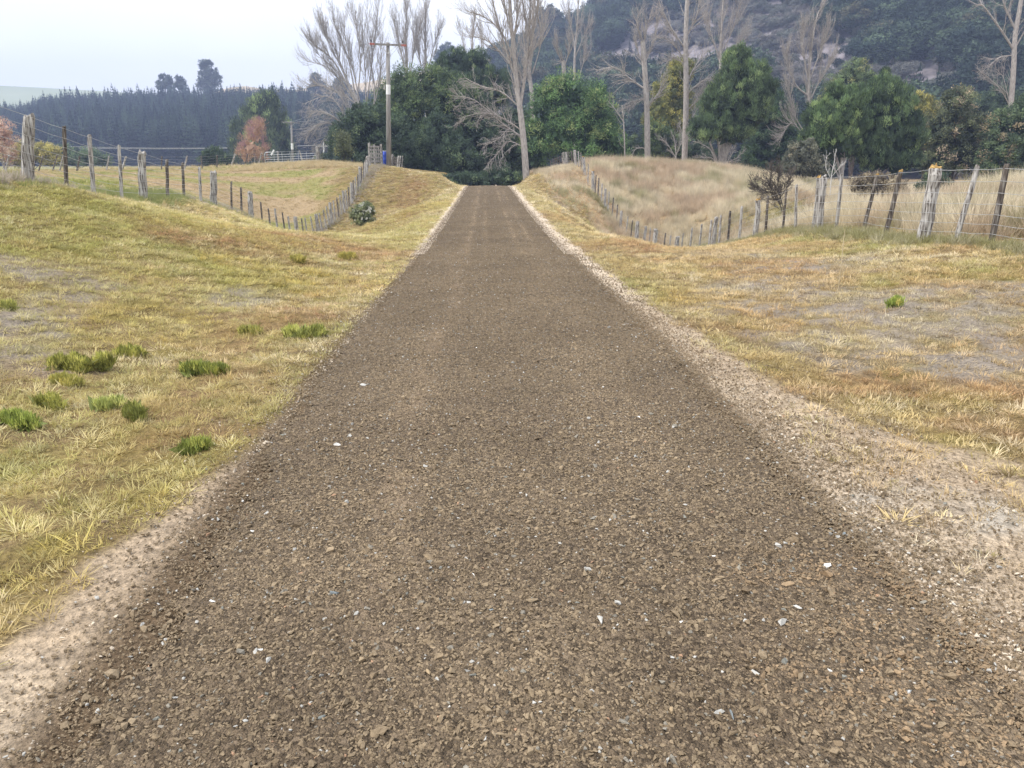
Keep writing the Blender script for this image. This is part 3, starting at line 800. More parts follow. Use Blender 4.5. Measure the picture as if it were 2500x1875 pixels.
def tall_grass():
    n = 90000
    x = RNG.uniform(2.2, 42, n); y = RNG.uniform(9, 72, n)
    z = zones(x, y)
    p = z['tall'] * (1 - .97 * np.clip(z['gully'], 0, 1)) * np.clip(1.25 - .010 * x, .3, 1) * (.5 + .5 * sstep(.3, .5, fbm(x, y, .8, 3, 131)))
    p = p * np.where(y < 30, 1.0, .8) * np.where((y > 42) & (np.abs(x - .25 - fence_x_right(y)) < .55), .15, 1)
    k = (RNG.random(n) < p) & visible(x, y, 0, 550)
    x, y = x[k], y[k]; n = len(x)
    f = fbm(x, y, .5, 4, 133)
    c = mixc(np.tile(TALLC, (n, 1)), TALLP, f)
    c = mixc(c, lin(184, 156, 132), sstep(.5, .65, fbm(x, y, .35, 3, 135)) * .5)
    c = mixc(c, lin(150, 150, 104), sstep(.62, .72, fbm(x, y, .7, 3, 137)) * .6)
    c = np.clip(c * RNG.uniform(.68, 1.2, (n, 1)), 0, .9)
    s = RNG.uniform(.45, 1.25, n) * (.7 + .6 * fbm(x, y, 1.1, 3, 138))
    s = s * np.where((x < 7.2) & (y > 34), .6, 1)
    print('tall', n)
    grass_layer('tall_dry_grass', T_tall, x, y, s, c, 'tall pale dry grass covering the right bank behind the fence', 'grass', .16)
    # greener rough growth down in the right gully and along the foot of both fences
    n = 14000
    x = RNG.uniform(5, 24, n); y = RNG.uniform(22, 48, n)
    k = (RNG.random(n) < np.clip(zones(x, y)['gully'], 0, 1)) & visible(x, y)
    x, y = x[k], y[k]
    n2 = 5200
    ya = np.concatenate([RNG.uniform(9, 34, n2 // 2), RNG.uniform(34, 58, n2 // 2)]); xa = fence_x_left(ya) + RNG.normal(.12, .28, n2)
    n3 = 2600
    yb = RNG.uniform(9, 48, n3); xb = fence_x_right(yb) + RNG.normal(-.25, .22, n3)
    x = np.concatenate([x, xa, xb]); y = np.concatenate([y, ya, yb]); n = len(x)
    c = np.tile(lin(156, 152, 108), (n, 1))
    c = mixc(c, lin(188, 180, 152), (RNG.random(n) < .35) * .8)
    dead = ((x < 0) & ((y > 34) | (fbm(x, y, .5, 2, 139) > .5))) * (RNG.random(n) < .75)
    c = mixc(c, lin(190, 178, 166), dead * .9)
    c = mixc(c, lin(140, 152, 92), (x < 0) * (fbm(x, y, .6, 2, 141) < .45) * .7 * (1 - dead))
    c = np.clip(c * RNG.uniform(.8, 1.15, (n, 1)), 0, .9)
    s = RNG.uniform(.35, .85, n) * np.where(x < 0, .85, 1)
    v = visible(x, y, 0, 400)
    grass_layer('rough_grass', T_rough, x[v], y[v], s[v], c[v], 'rough greenish and grey grass along the fences and down in the gully', 'grass', .2)

tall_grass()

def paddock():
    n = 60000
    x = RNG.uniform(-48, -8, n); y = RNG.uniform(12, 78, n)
    k = (x < fence_x_left(y) - .3) & visible(x, y, 0, 400) & (RNG.random(n) < np.where(y < 40, .9, .7))
    x, y = x[k], y[k]; n = len(x)
    f = fbm(x, y, .45, 4, 151)
    c = mixc(np.tile(lin(148, 156, 88), (n, 1)), lin(180, 174, 118), sstep(.35, .6, f))
    by = sstep(.40, .58, fbm(x, y * 1.4, .33, 3, 51)) * sstep(41, 46, y) * (1 - sstep(60, 66, y))
    c = mixc(c, lin(190, 168, 136), by * .8)
    c = mixc(c, lin(196, 176, 140), sstep(60, 63, y) * (x < -9) * (RNG.random(n) < .35))
    c = np.clip(c * RNG.uniform(.8, 1.15, (n, 1)), 0, .9)
    grass_layer('paddock_grass', T_low, x, y, RNG.uniform(1.2, 2.4, n), c, 'short green paddock grass beyond the left fence', 'grass', .15)
    n = 1500
    x = np.concatenate([RNG.uniform(-19, -8.5, n), RNG.uniform(-34, -12, 500)]); y = np.concatenate([RNG.uniform(59, 66, n), RNG.uniform(64, 70, 500)]); m = len(x)
    c = np.clip(mixc(np.tile(lin(196, 178, 138), (m, 1)), lin(214, 198, 162), RNG.random(m)) * RNG.uniform(.8, 1.1, (m, 1)), 0, .9)
    grass_layer('seeding_grass', T_rough, x, y, RNG.uniform(.6, 1.3, m), c, 'pale seeding grass along the crest of the left mound', 'grass', .2)
paddock()
# ------------------------------------------------------------------ tree builders
def nrm(v): return v / (np.linalg.norm(v, axis=-1, keepdims=True) + 1e-9)

def leaves_mesh(name, P, D, L, Wd, C, mat, rng, NN=None):
    n = len(P)
    side = nrm(np.cross(D, rng.normal(size=(n, 3)) if NN is None else NN))
    V = np.empty((n, 3, 3))
    V[:, 0] = P - side * Wd[:, None]; V[:, 1] = P + side * Wd[:, None]; V[:, 2] = P + D * L[:, None]
    return make_mesh(name, V.reshape(-1, 3), np.arange(3 * n).reshape(-1, 3), mat, {'tint': np.repeat(C, 3, axis=0)})

def crown_mesh(lobes, seed, leaf=.17, wl=.32, clump=.55, per=60, up=.35, c_lo=(30, 48, 30), c_hi=(70, 92, 46), c_tip=None, tipf=0.1, dens=1.0, mat=None, gaps=.12, inner=.35, elong=1.0, drop=-.55):
    """leafy clumps spread over several lobes; lobes = rows (x, y, z, rx, ry, rz)"""
    r = np.random.default_rng(seed)
    Lb = np.array(lobes, float)
    P, D, L, Wd, C, NR = [], [], [], [], [], []
    def ds(q):                          # leaves are duller than the eye remembers
        q = lin(*q) * 1.2; return q * .78 + q.mean() * .22 + np.array([.002, .0, .004])
    extra = []
    for l in Lb:                         # smaller sprays break the outline of every lobe
        for _ in range(7):
            w_ = nrm(r.normal(size=3) + np.array([0, 0, .25])); k_ = r.uniform(.2, .36)
            extra.append([*(l[:3] + w_ * l[3:] * .93), *(l[3:] * k_ * np.array([1, 1, 1.3 if up > .8 else 1.0]))])
    n0 = len(Lb); Lb = np.vstack([Lb, np.array(extra)])
    lo, hi = ds(c_lo), ds(c_hi); tip = ds(c_tip) if c_tip else hi
    for q, (cx, cy, cz, rx, ry, rz) in enumerate(Lb):
        R = np.array([rx, ry, rz]); c = np.array([cx, cy, cz])
        area = 4 * math.pi * ((rx * ry) ** 1.6 / 3 + (rx * rz) ** 1.6 / 3 + (ry * rz) ** 1.6 / 3) ** (1 / 1.6)
        m = max(6, int(area / (clump * clump * 1.25) * dens))
        u = nrm(r.normal(size=(m, 3))); u = u[u[:, 2] > drop]
        cen = c + u * R * r.uniform(.66, 1.14, (len(u), 1))
        keep = r.random(len(cen)) > gaps
        for k, o in enumerate(Lb):
            if k != q and k < n0: keep &= (((cen - o[:3]) / o[3:]) ** 2).sum(1) > .62
        cen, u = cen[keep], u[keep]
        m = len(cen)
        if not m: continue
        cr_ = clump * r.uniform(.55, 1.25, m)
        cc = r.random(m)[:, None] ** 1.3
        ccol = lo * (1 - cc) + hi * cc
        tp = (r.random(m) < tipf)[:, None]
        ccol = np.where(tp, tip, ccol)
        n = per
        v = nrm(r.normal(size=(m, n, 3)) + nrm(u / R)[:, None] * .55 + np.array([0, 0, .45]))
        p = cen[:, None] + v * (cr_[:, None] * r.uniform(.35, 1.0, (m, n)))[..., None] * np.array([1, 1, elong])
        nn = nrm(v * .9 + u[:, None] * .45 + np.array([0, 0, .35]) + r.normal(size=(m, n, 3)) * .32)
        d = nrm(v * .35 + np.array([0, 0, up]) + r.normal(size=(m, n, 3)) * (.8 if up < .8 else .35))
        P.append(p.reshape(-1, 3)); D.append(d.reshape(-1, 3)); NR.append(nn.reshape(-1, 3))
        l = leaf * r.uniform(.6, 1.35, m * n); L.append(l); Wd.append(l * wl * r.uniform(.7, 1.2, m * n))
        C.append((ccol[:, None] * r.uniform(.72, 1.25, (m, n, 1))).reshape(-1, 3))
        # larger leaves filling the interior, toned around the darker leaf colour
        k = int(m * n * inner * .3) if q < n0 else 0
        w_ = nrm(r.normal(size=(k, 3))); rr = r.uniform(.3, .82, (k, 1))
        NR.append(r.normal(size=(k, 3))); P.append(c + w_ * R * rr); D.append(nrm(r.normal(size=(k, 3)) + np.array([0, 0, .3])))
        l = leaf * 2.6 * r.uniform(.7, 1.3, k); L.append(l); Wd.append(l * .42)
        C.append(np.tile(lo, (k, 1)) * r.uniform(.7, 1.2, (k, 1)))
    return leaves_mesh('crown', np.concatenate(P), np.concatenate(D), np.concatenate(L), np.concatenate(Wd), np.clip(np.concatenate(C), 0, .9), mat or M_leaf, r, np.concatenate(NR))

class Segs:
    def __init__(s): s.a = []; s.b = []; s.ra = []; s.rb = []
    def add(s, p, q, r0, r1): s.a.append(p); s.b.append(q); s.ra.append(r0); s.rb.append(r1)
    def mesh(s, name, mat, k=4):
        A = np.array(s.a); B = np.array(s.b); ra = np.array(s.ra); rb = np.array(s.rb)
        n = len(A); t = nrm(B - A)
        ref = np.where(np.abs(t[:, 2:3]) < .9, np.array([[0, 0, 1.0]]), np.array([[1.0, 0, 0]]))
        u = nrm(np.cross(t, ref)); v = np.cross(t, u)
        an = np.arange(k) / k * 2 * math.pi
        ring = np.cos(an)[None, :, None] * u[:, None] + np.sin(an)[None, :, None] * v[:, None]
        V = np.concatenate([A[:, None] + ring * ra[:, None, None], B[:, None] + ring * rb[:, None, None]], 1).reshape(-1, 3)
        j = np.arange(k); jn = (j + 1) % k
        f = np.stack([j, jn, jn + k, j + k], 1)
        Fc = (np.arange(n)[:, None, None] * 2 * k + f[None]).reshape(-1, 4)
        return make_mesh(name, V, Fc, mat, smooth=True)

def grow(S_, p, d, L, r, lev, r_, maxlev, up=.12, wob=.16, kids=5, ang=.6, ratio=.55, rmin=.008, start=.2, seg=5):
    d = nrm(d); step = L / seg
    r_tip = max(rmin, r * .28)
    for i in range(seg):
        t0, t1 = i / seg, (i + 1) / seg
        q = p + d * step
        S_.add(p, q, max(rmin, r + (r_tip - r) * t0), max(rmin, r + (r_tip - r) * t1))
        if lev < maxlev and t1 > start:
            nk = kids / seg
            for _ in range(int(nk) + (r_.random() < nk % 1)):
                ax = nrm(np.cross(d, r_.normal(size=3)))
                a = ang * r_.uniform(.6, 1.35)
                nd = nrm(d * math.cos(a) + ax * math.sin(a) + np.array([0, 0, up * .5]))
                f = r_.random()
                grow(S_, p + (q - p) * f, nd, L * ratio * r_.uniform(.6, 1.2) * (1.15 - .5 * t1), max(rmin, (r + (r_tip - r) * t1) * .55), lev + 1, r_, maxlev, up, wob * 1.15, max(2, kids * .8), ang, ratio, rmin, .1, max(3, seg - 1))
        p = q
        d = nrm(d + r_.normal(size=3) * wob + np.array([0, 0, up]))

def spline(P, n):
    P = np.asarray(P, float)
    if len(P) < 3: return P
    t = np.linspace(0, len(P) - 1, n); out = []
    for x in t:
        i = min(int(x), len(P) - 2); f = x - i
        p0, p1, p2, p3 = P[max(i - 1, 0)], P[i], P[i + 1], P[min(i + 2, len(P) - 1)]
        out.append(.5 * ((2 * p1) + (-p0 + p2) * f + (2 * p0 - 5 * p1 + 4 * p2 - p3) * f * f + (-p0 + 3 * p1 - 3 * p2 + p3) * f ** 3))
    return np.array(out)

def limb(S_, pts, r0, r1, r_, spec):
    """a limb through given points, with side branches grown from it"""
    P = spline(pts, max(8, len(pts) * 4)); n = len(P)
    Ltot = np.linalg.norm(np.diff(P, axis=0), axis=1).sum()
    rr = np.linspace(r0, r1, n)
    for i in range(n - 1):
        S_.add(P[i], P[i + 1], rr[i], rr[i + 1])
        t = (i + 1) / (n - 1)
        if t < spec.get('start', .25): continue
        nk = spec.get('n', 20) / ((n - 1) * (1 - spec.get('start', .25)) + 1e-6)
        d = nrm(P[i + 1] - P[i])
        for _ in range(int(nk) + (r_.random() < nk % 1)):
            ax = nrm(np.cross(d, r_.normal(size=3))); a = spec.get('ang', .65) * r_.uniform(.6, 1.3)
            nd = d * math.cos(a) + ax * math.sin(a) + np.array([0, 0, spec.get('lift', 0)])
            L = spec.get('len', 2.0) * r_.uniform(.5, 1.25) * (spec.get('taper0', 1) + (spec.get('taper1', .6) - spec.get('taper0', 1)) * t)
            grow(S_, P[i] + (P[i + 1] - P[i]) * r_.random(), nd, L, min(rr[i] * .55, L * .018 + .006), 1, r_, spec.get('lev', 3), spec.get('up', .1), spec.get('wob', .15), spec.get('kids', 5), spec.get('kang', .55), spec.get('ratio', .55), spec.get('rmin', .007), .15, 5)

def bare_tree(name, limbs, Y, label, cat, seed, spec, bark=None, group=None, trunk_n=1, twig=None):
    """limbs: [[(px, py, dy), ...], r0, r1, overrides]; the first trunk_n are the trunk part"""
    r_ = np.random.default_rng(seed)
    bark = bark or M_bark_pale
    pts = [np.array([at(p[0], p[1], Y + (p[2] if len(p) > 2 else 0)) for p in l[0]]) for l in limbs]
    base = pts[0][0].copy(); base[2] = min(base[2], H0(base[0], base[1]))
    pts[0][0] = base - np.array([0, 0, .2])
    root = empty(name, base, label, cat, group)
    T, B = Segs(), Segs()
    for i, (l, P) in enumerate(zip(limbs, pts)):
        sp = dict(spec); sp.update(l[3] if len(l) > 3 else {})
        P = P - base
        if i < trunk_n:
            Q = spline(P, 14); rr = np.linspace(l[1], l[2], 14)
            for k in range(13): T.add(Q[k], Q[k + 1], rr[k], rr[k + 1])
            sp0 = dict(sp); limb(B, P, l[1] * .5, l[2] * .5, r_, sp0)
        else:
            limb(B, P, l[1], l[2], r_, sp)
    link('trunk', T.mesh('trunk', bark, 8), root)
    link('branches', B.mesh('branches', twig or bark, 4), root)
    return root

def leafy_tree(name, bx, by, Y, lobes, label, cat, seed, group=None, bark=None, trunk_r=.18, limb_vis=True, **kw):
    """lobes: (px, py, rx_px, ry_px, dy); base from the ground at (bx, Y)"""
    s = Y / F_PX
    b = at(bx, by, Y); b[2] = H0(b[0], b[1]) - .1
    root = empty(name, b, label, cat, group)
    Lw = []
    for (px, py, rx, ry, dy) in lobes:
        c = at(px, py, Y + dy) - b; k = (Y + dy) / F_PX
        Lw.append((c[0], c[1], c[2], rx * k, (rx + ry) * .5 * k, ry * k))
    r_ = np.random.default_rng(seed + 5)
    Sg = Segs()
    for i, l in enumerate(Lw):
        c = np.array(l[:3]); m = np.array([c[0] * .25, c[1] * .25, max(.3, c[2] * .5)])
        Q = spline([np.zeros(3), m, c], 9); rr = np.linspace(trunk_r * (1 if i == 0 else .6), trunk_r * .2, 9)
        for k in range(8): Sg.add(Q[k], Q[k + 1], rr[k], rr[k + 1])
    link('trunk', Sg.mesh('trunk', bark or M_bark_dark, 7), root)
    link('crown', crown_mesh(Lw, seed, **kw), root)
    return root

WATTLE = dict(leaf=.22, wl=.16, clump=.60, per=56, up=.3, c_lo=(58, 78, 50), c_hi=(112, 138, 74), c_tip=(140, 156, 84), tipf=.10, gaps=.2)
WDARK = dict(leaf=.20, wl=.22, clump=.55, per=64, up=.25, c_lo=(46, 66, 50), c_hi=(84, 108, 70), c_tip=(108, 128, 78), tipf=.06, gaps=.2)
PINE = dict(leaf=.24, wl=.10, clump=.42, per=90, up=1.0, c_lo=(62, 80, 50), c_hi=(112, 140, 80), c_tip=(142, 164, 94), tipf=.12, gaps=.24, elong=1.35)
OLIVE_ = dict(leaf=.17, wl=.24, clump=.5, per=64, up=.3, c_lo=(72, 82, 54), c_hi=(126, 134, 80), c_tip=(156, 158, 92), tipf=.1, gaps=.2)
YELLOW = dict(leaf=.19, wl=.22, clump=.5, per=60, up=.2, c_lo=(84, 92, 38), c_hi=(144, 144, 58), c_tip=(176, 168, 66), tipf=.25)

# --- the dark wattles on the left of the drive
leafy_tree('wattle_tree', 905, 420, 72, [(900, 335, 72, 68, 0), (960, 355, 55, 55, -1), (850, 350, 38, 48, 0), (925, 385, 70, 40, -1), (905, 300, 40, 35, 0)],
           'low rounded dark green tree right behind the timber power pole', 'tree', 11, 'dense wattle trees at the end of the drive', **WDARK)
leafy_tree('wattle_tree', 1040, 430, 80, [(1030, 230, 72, 50, 0), (1000, 300, 70, 75, 0), (1100, 260, 70, 55, 0), (1060, 215, 55, 38, 0), (985, 215, 45, 38, 1), (1140, 300, 55, 60, 1), (960, 260, 45, 50, 2), (1040, 350, 60, 60, 0)],
           'tallest and broadest green wattle left of the drive, its domed top lighter green', 'tree', 12, 'dense wattle trees at the end of the drive', **WATTLE)
leafy_tree('wattle_tree', 1080, 445, 74, [(1060, 390, 62, 60, 0), (1110, 400, 55, 55, 0), (1010, 405, 50, 45, -1), (1075, 340, 45, 45, 1)],
           'dark low wattle at the foot of the tall domed one', 'tree', 13, 'dense wattle trees at the end of the drive', **WDARK)
leafy_tree('wattle_tree', 1190, 445, 78, [(1180, 380, 60, 72, 0), (1235, 400, 48, 60, 0), (1160, 300, 50, 60, 2), (1215, 330, 45, 50, 2), (1140, 425, 50, 35, -2), (1260, 340, 30, 70, 2)],
           'dark wattle straight ahead behind the low branches of the bare poplar', 'tree', 14, 'dense wattle trees at the end of the drive', **WDARK)
leafy_tree('pine_tree', 1130, 420, 96, [(1115, 160, 38, 30, 0), (1160, 165, 34, 32, 0), (1090, 185, 34, 30, 0), (1140, 215, 60, 45, 0), (1200, 225, 40, 45, 0)],
           'dark pine top showing behind the domed green wattle', 'tree', 15, **dict(PINE, c_lo=(49, 68, 52), c_hi=(91, 118, 76), dens=.8))
leafy_tree('small_evergreen', 842, 402, 66, [(842, 375, 14, 26, 0), (836, 350, 12, 22, 0)], 'yellowish green bushy sapling left of the low dark wattle', 'shrub', 16, trunk_r=.06, **dict(OLIVE_, leaf=.14))
# --- the round wattle on the right of the drive
leafy_tree('wattle_tree', 1400, 405, 72, [(1385, 255, 62, 62, 0), (1335, 300, 50, 60, 0), (1440, 290, 52, 62, 0), (1310, 360, 32, 52, -1), (1375, 340, 60, 60, -1), (1470, 335, 50, 52, 0), (1500, 375, 30, 32, 0), (1455, 235, 26, 26, 2), (1345, 245, 36, 36, 1), (1430, 375, 40, 32, -2)],
           'broad round green wattle right of the drive behind the fence corner', 'tree', 21, **dict(WATTLE, c_lo=(57, 86, 52), c_hi=(118, 157, 78), tipf=.13))
leafy_tree('yellow_wattle', 1650, 410, 92, [(1650, 200, 26, 40, 0), (1670, 170, 22, 24, 0), (1625, 235, 28, 36, 0), (1610, 285, 32, 36, 0), (1640, 300, 34, 50, 0), (1655, 260, 34, 40, 1)],
           'yellow green tree just left of the thick bare trunk, olive towards its foot', 'tree', 22, **dict(YELLOW, c_lo=(102, 112, 57)))
leafy_tree('leafy_shrub', 1618, 410, 84, [(1615, 345, 26, 34, 0), (1590, 330, 18, 28, 0), (1655, 370, 30, 30, 0), (1590, 385, 24, 22, 0)], 'green undergrowth between the two tall bare trunks', 'shrub', 23, trunk_r=.08, **WATTLE)
leafy_tree('pine_tree', 1758, 412, 74, [(1800, 215, 44, 48, 0), (1795, 165, 22, 32, 0), (1840, 205, 32, 40, 0), (1770, 255, 50, 42, 0), (1830, 270, 48, 42, 0), (1750, 310, 42, 26, -.5), (1722, 322, 36, 22, -1), (1790, 325, 40, 28, 0), (1765, 225, 26, 32, 0), (1812, 150, 14, 22, 0), (1868, 230, 20, 30, 0)],
           'tall green pine with a bare leaning trunk foot, right of the thick bare trunk', 'tree', 24, bark=M_bark_pale, trunk_r=.24, **PINE)
leafy_tree('round_tree', 1885, 415, 84, [(1885, 290, 42, 46, 0), (1870, 340, 50, 50, 0), (1915, 345, 40, 45, 0), (1850, 390, 46, 30, 0), (1905, 390, 44, 30, -1), (1880, 235, 22, 30, 1)],
           'very dark green round tree between the two groups of pines', 'tree', 25, **dict(WDARK, c_lo=(46, 70, 49), c_hi=(89, 120, 68)))
leafy_tree('round_tree', 2080, 400, 92, [(2090, 200, 42, 36, 0), (2055, 215, 40, 32, 0), (2110, 235, 44, 40, 0), (2040, 245, 36, 32, 0), (2090, 172, 28, 20, 0), (2140, 220, 26, 28, 0)],
           'olive green round headed tree rising behind the two bright pines', 'tree', 26, **dict(OLIVE_, c_lo=(70, 89, 57), c_hi=(126, 147, 86)))
leafy_tree('pine_tree', 2055, 440, 62, [(2040, 290, 46, 46, 0), (2070, 262, 34, 36, 0), (2000, 330, 40, 42, 0), (2050, 350, 50, 38, 0), (2080, 310, 40, 40, .5), (1998, 375, 30, 22, 0), (2035, 245, 18, 26, 0), (1985, 290, 20, 26, 0)],
           'bright green young pine with upright tufts, left of the pair', 'tree', 27, bark=M_bark_pale, trunk_r=.14, **dict(PINE, c_lo=(62, 82, 52), c_hi=(112, 142, 78), c_tip=(148, 172, 96), clump=.36, leaf=.22))
leafy_tree('pine_tree', 2130, 440, 63, [(2150, 250, 44, 38, 0), (2190, 265, 36, 38, 0), (2115, 265, 32, 40, 0), (2160, 320, 60, 48, 0), (2210, 335, 38, 45, 0), (2120, 350, 46, 40, 0), (2200, 390, 46, 30, 0), (2155, 212, 6, 26, 0), (2135, 225, 16, 22, 0), (2180, 228, 20, 22, 0), (2140, 385, 44, 25, -.5)],
           'larger green pine of the pair, with one leader spiking above its crown', 'tree', 28, bark=M_bark_pale, trunk_r=.16, **dict(PINE, c_lo=(56, 76, 52), c_hi=(102, 130, 76), c_tip=(132, 156, 90), clump=.38, leaf=.23))
leafy_tree('yellow_wattle', 2255, 430, 80, [(2255, 275, 24, 30, 0), (2240, 255, 18, 22, 0), (2270, 300, 22, 28, 0), (2250, 330, 26, 34, 0)],
           'mustard yellow green tree peeping out right of the larger pine', 'tree', 29, **dict(YELLOW, c_lo=(97, 105, 52), c_hi=(176, 165, 68)))
leafy_tree('coned_tree', 2320, 445, 66, [(2335, 260, 34, 36, 0), (2300, 320, 40, 42, 0), (2360, 320, 34, 46, 0), (2320, 380, 52, 46, 0), (2285, 395, 36, 36, 0), (2365, 390, 34, 40, 0), (2330, 240, 18, 18, 0)],
           'brownish green tree flecked with pale seed heads, behind the strainer post', 'tree', 30, **dict(OLIVE_, c_lo=(68, 81, 57), c_hi=(123, 131, 83), c_tip=(176, 156, 122), tipf=.12))
leafy_tree('coned_tree', 2440, 450, 62, [(2470, 320, 50, 50, 0), (2500, 290, 40, 42, 0), (2440, 370, 44, 50, 0), (2490, 390, 50, 50, 0), (2430, 420, 36, 30, 0), (2540, 340, 50, 60, 0)],
           'green and bronze leafed tree cut by the right edge of the photo', 'tree', 31, **dict(OLIVE_, c_lo=(60, 81, 57), c_hi=(110, 131, 78), c_tip=(144, 128, 90), tipf=.12))
leafy_tree('wattle_tree', 2410, 430, 96, [(2400, 290, 40, 50, 0), (2390, 345, 44, 50, 0), (2440, 260, 36, 40, 0), (2210, 300, 60, 60, 6)], 'blue green tree further back between the two seed flecked trees', 'tree', 32, **dict(WDARK, dens=.8))
leafy_tree('leafy_shrub', 1960, 440, 58, [(1960, 375, 28, 32, 0), (1940, 410, 30, 26, 0), (1985, 410, 28, 26, 0)], 'dull grey green shrub at the left foot of the bright pines', 'shrub', 33, trunk_r=.07, **dict(OLIVE_, c_lo=(86, 91, 73), c_hi=(136, 136, 107), c_tip=(168, 157, 128), leaf=.13, clump=.35))
leafy_tree('leafy_shrub', 2120, 505, 40, [(2105, 455, 26, 28, 0), (2150, 460, 34, 30, 0), (2190, 470, 24, 26, 0), (2170, 490, 40, 18, 0)], 'low brown grey shrub behind the leaning posts', 'shrub', 34, trunk_r=.05, **dict(OLIVE_, c_lo=(102, 91, 73), c_hi=(163, 147, 115), c_tip=(186, 171, 136), leaf=.10, clump=.26, per=50))
leafy_tree('leafy_shrub', 2290, 500, 44, [(2290, 455, 30, 26, 0), (2260, 475, 30, 20, 0)], 'dark low shrub right of the strainer post', 'shrub', 35, trunk_r=.05, **dict(WDARK, leaf=.12, clump=.3))
# understorey hedge of dark saplings closing the gaps at the foot of the trees
for k, (px, py, w_, h_, Yd, lb) in enumerate([(1290, 415, 36, 34, 84, 'dark undergrowth just behind the foot of the bare poplar'), (1545, 380, 40, 34, 88, 'dark undergrowth left of the broken topped trunk'),
        (1700, 388, 60, 32, 86, 'dark undergrowth between thick bare trunk and leaning pine'), (1985, 400, 60, 40, 80, 'dark undergrowth behind the bright pines'), (1225, 438, 50, 18, 66, 'low green undergrowth where the drive disappears'), (1135, 445, 50, 14, 64, 'low green undergrowth left of the drive end')]):
    leafy_tree('undergrowth_shrub', px, py, Yd, [(px - w_ * .5, py, w_ * .6, h_, 0), (px + w_ * .5, py + 4, w_ * .6, h_ * .9, 0), (px, py - h_ * .3, w_ * .5, h_, 1)], lb, 'shrub', 300 + k, trunk_r=.06, **dict(WDARK, leaf=.15, clump=.4, dens=.8))

# --- trees by the plantation on the left
leafy_tree('pine_tree', 640, 402, 150, [(640, 290, 36, 40, 0), (620, 330, 42, 40, 0), (665, 320, 32, 45, 0), (640, 370, 60, 36, 0), (655, 255, 20, 22, 0), (600, 370, 34, 30, 0), (690, 360, 22, 40, 0)],
           'spreading dark pine in front of the plantation behind the russet tree', 'tree', 41, trunk_r=.3, **dict(PINE, clump=1.0, leaf=.5, wl=.14, c_lo=(62, 81, 60), c_hi=(102, 120, 76)))
leafy_tree('russet_tree', 622, 405, 110, [(622, 352, 24, 32, 0), (628, 326, 15, 22, 0), (602, 378, 18, 20, 0), (643, 378, 16, 20, 0)],
           'small russet and mauve tree beside the steel gate', 'tree', 42, bark=M_bark_pale, trunk_r=.1, **dict(leaf=.34, wl=.07, clump=.75, per=60, up=.9, c_lo=(172, 134, 104), c_hi=(202, 162, 122), c_tip=(160, 118, 120), tipf=.35, gaps=.4, dens=.75, inner=.15))
leafy_tree('russet_tree', 10, 410, 100, [(6, 332, 24, 36, 0), (-24, 350, 30, 42, 0), (18, 376, 14, 24, 0)],
           'russet leafed tree at the left edge of the photo', 'tree', 43, bark=M_bark_pale, trunk_r=.12, **dict(leaf=.3, wl=.1, clump=.6, per=50, up=.6, c_lo=(178, 138, 114), c_hi=(212, 170, 140), c_tip=(228, 196, 170), tipf=.2, gaps=.35, dens=.8, inner=.15))
leafy_tree('yellow_shrub', 80, 408, 105, [(70, 375, 34, 20, 0), (110, 372, 28, 18, 0), (40, 385, 24, 18, 0), (125, 392, 20, 10, 0)], 'spreading yellow olive shrub behind the first big fence post', 'shrub', 44, trunk_r=.08, **dict(YELLOW, leaf=.26, clump=.7, c_lo=(136, 131, 62), c_hi=(208, 192, 89)))
leafy_tree('leafy_shrub', 190, 405, 120, [(165, 385, 30, 18, 0), (210, 388, 36, 16, 0), (240, 392, 24, 12, 0)], 'dull green bush spreading at the foot of the plantation', 'shrub', 45, trunk_r=.08, **dict(WDARK, leaf=.3, clump=.8, c_lo=(68, 91, 70), c_hi=(120, 142, 97)))
leafy_tree('leafy_shrub', 531, 410, 100, [(525, 385, 16, 24, 0), (545, 395, 18, 16, 0), (510, 395, 16, 16, 0)], 'small dark conical bush between the leaning field posts', 'shrub', 46, trunk_r=.08, **dict(WDARK, leaf=.26, clump=.55))
leafy_tree('leafy_shrub', 810, 402, 95, [(800, 392, 24, 12, 0), (830, 390, 20, 14, 0)], 'dark green hedge bush right of the steel gate', 'shrub', 47, trunk_r=.06, **dict(WDARK, leaf=.24, clump=.5))

# --- bare trees
FAN = dict(n=22, len=2.4, ang=.38, up=.22, wob=.07, kids=5.3, kang=.36, ratio=.62, lev=3, start=.3, rmin=.005)
bare_tree('bare_willow', [
    [[(905, 320), (880, 270), (862, 225)], .20, .16, dict(n=0)],
    [[(880, 270), (845, 215), (800, 165), (752, 150)], .075, .016], [[(870, 250), (830, 160), (796, 90), (785, 62)], .075, .016],
    [[(868, 240), (852, 150), (830, 90), (812, 45)], .075, .016], [[(872, 240), (880, 150), (870, 70), (858, 28)], .075, .016],
    [[(890, 290), (905, 180), (915, 90), (925, 0)], .075, .016], [[(880, 270), (852, 240), (790, 210), (745, 215)], .075, .016],
    [[(884, 280), (846, 190), (818, 120), (800, 84)], .07, .015], [[(886, 285), (866, 190), (846, 110), (838, 60)], .07, .015], [[(895, 290), (892, 200), (888, 120), (884, 60)], .06, .015],
    [[(880, 275), (836, 190), (780, 135), (772, 118)], .06, .015], [[(905, 310), (915, 220), (900, 120), (896, 20)], .07, .015],
    [[(905, 300), (925, 200), (930, 120), (918, 60)], .075, .016], [[(862, 235), (815, 150), (770, 110), (760, 100)], .08, .02]],
    78, 'fan shaped leafless tree leaning out to the left of the power pole', 'tree', 51, dict(FAN, len=2.4, n=22), M_bark_grey, 'leafless trees around the drive')
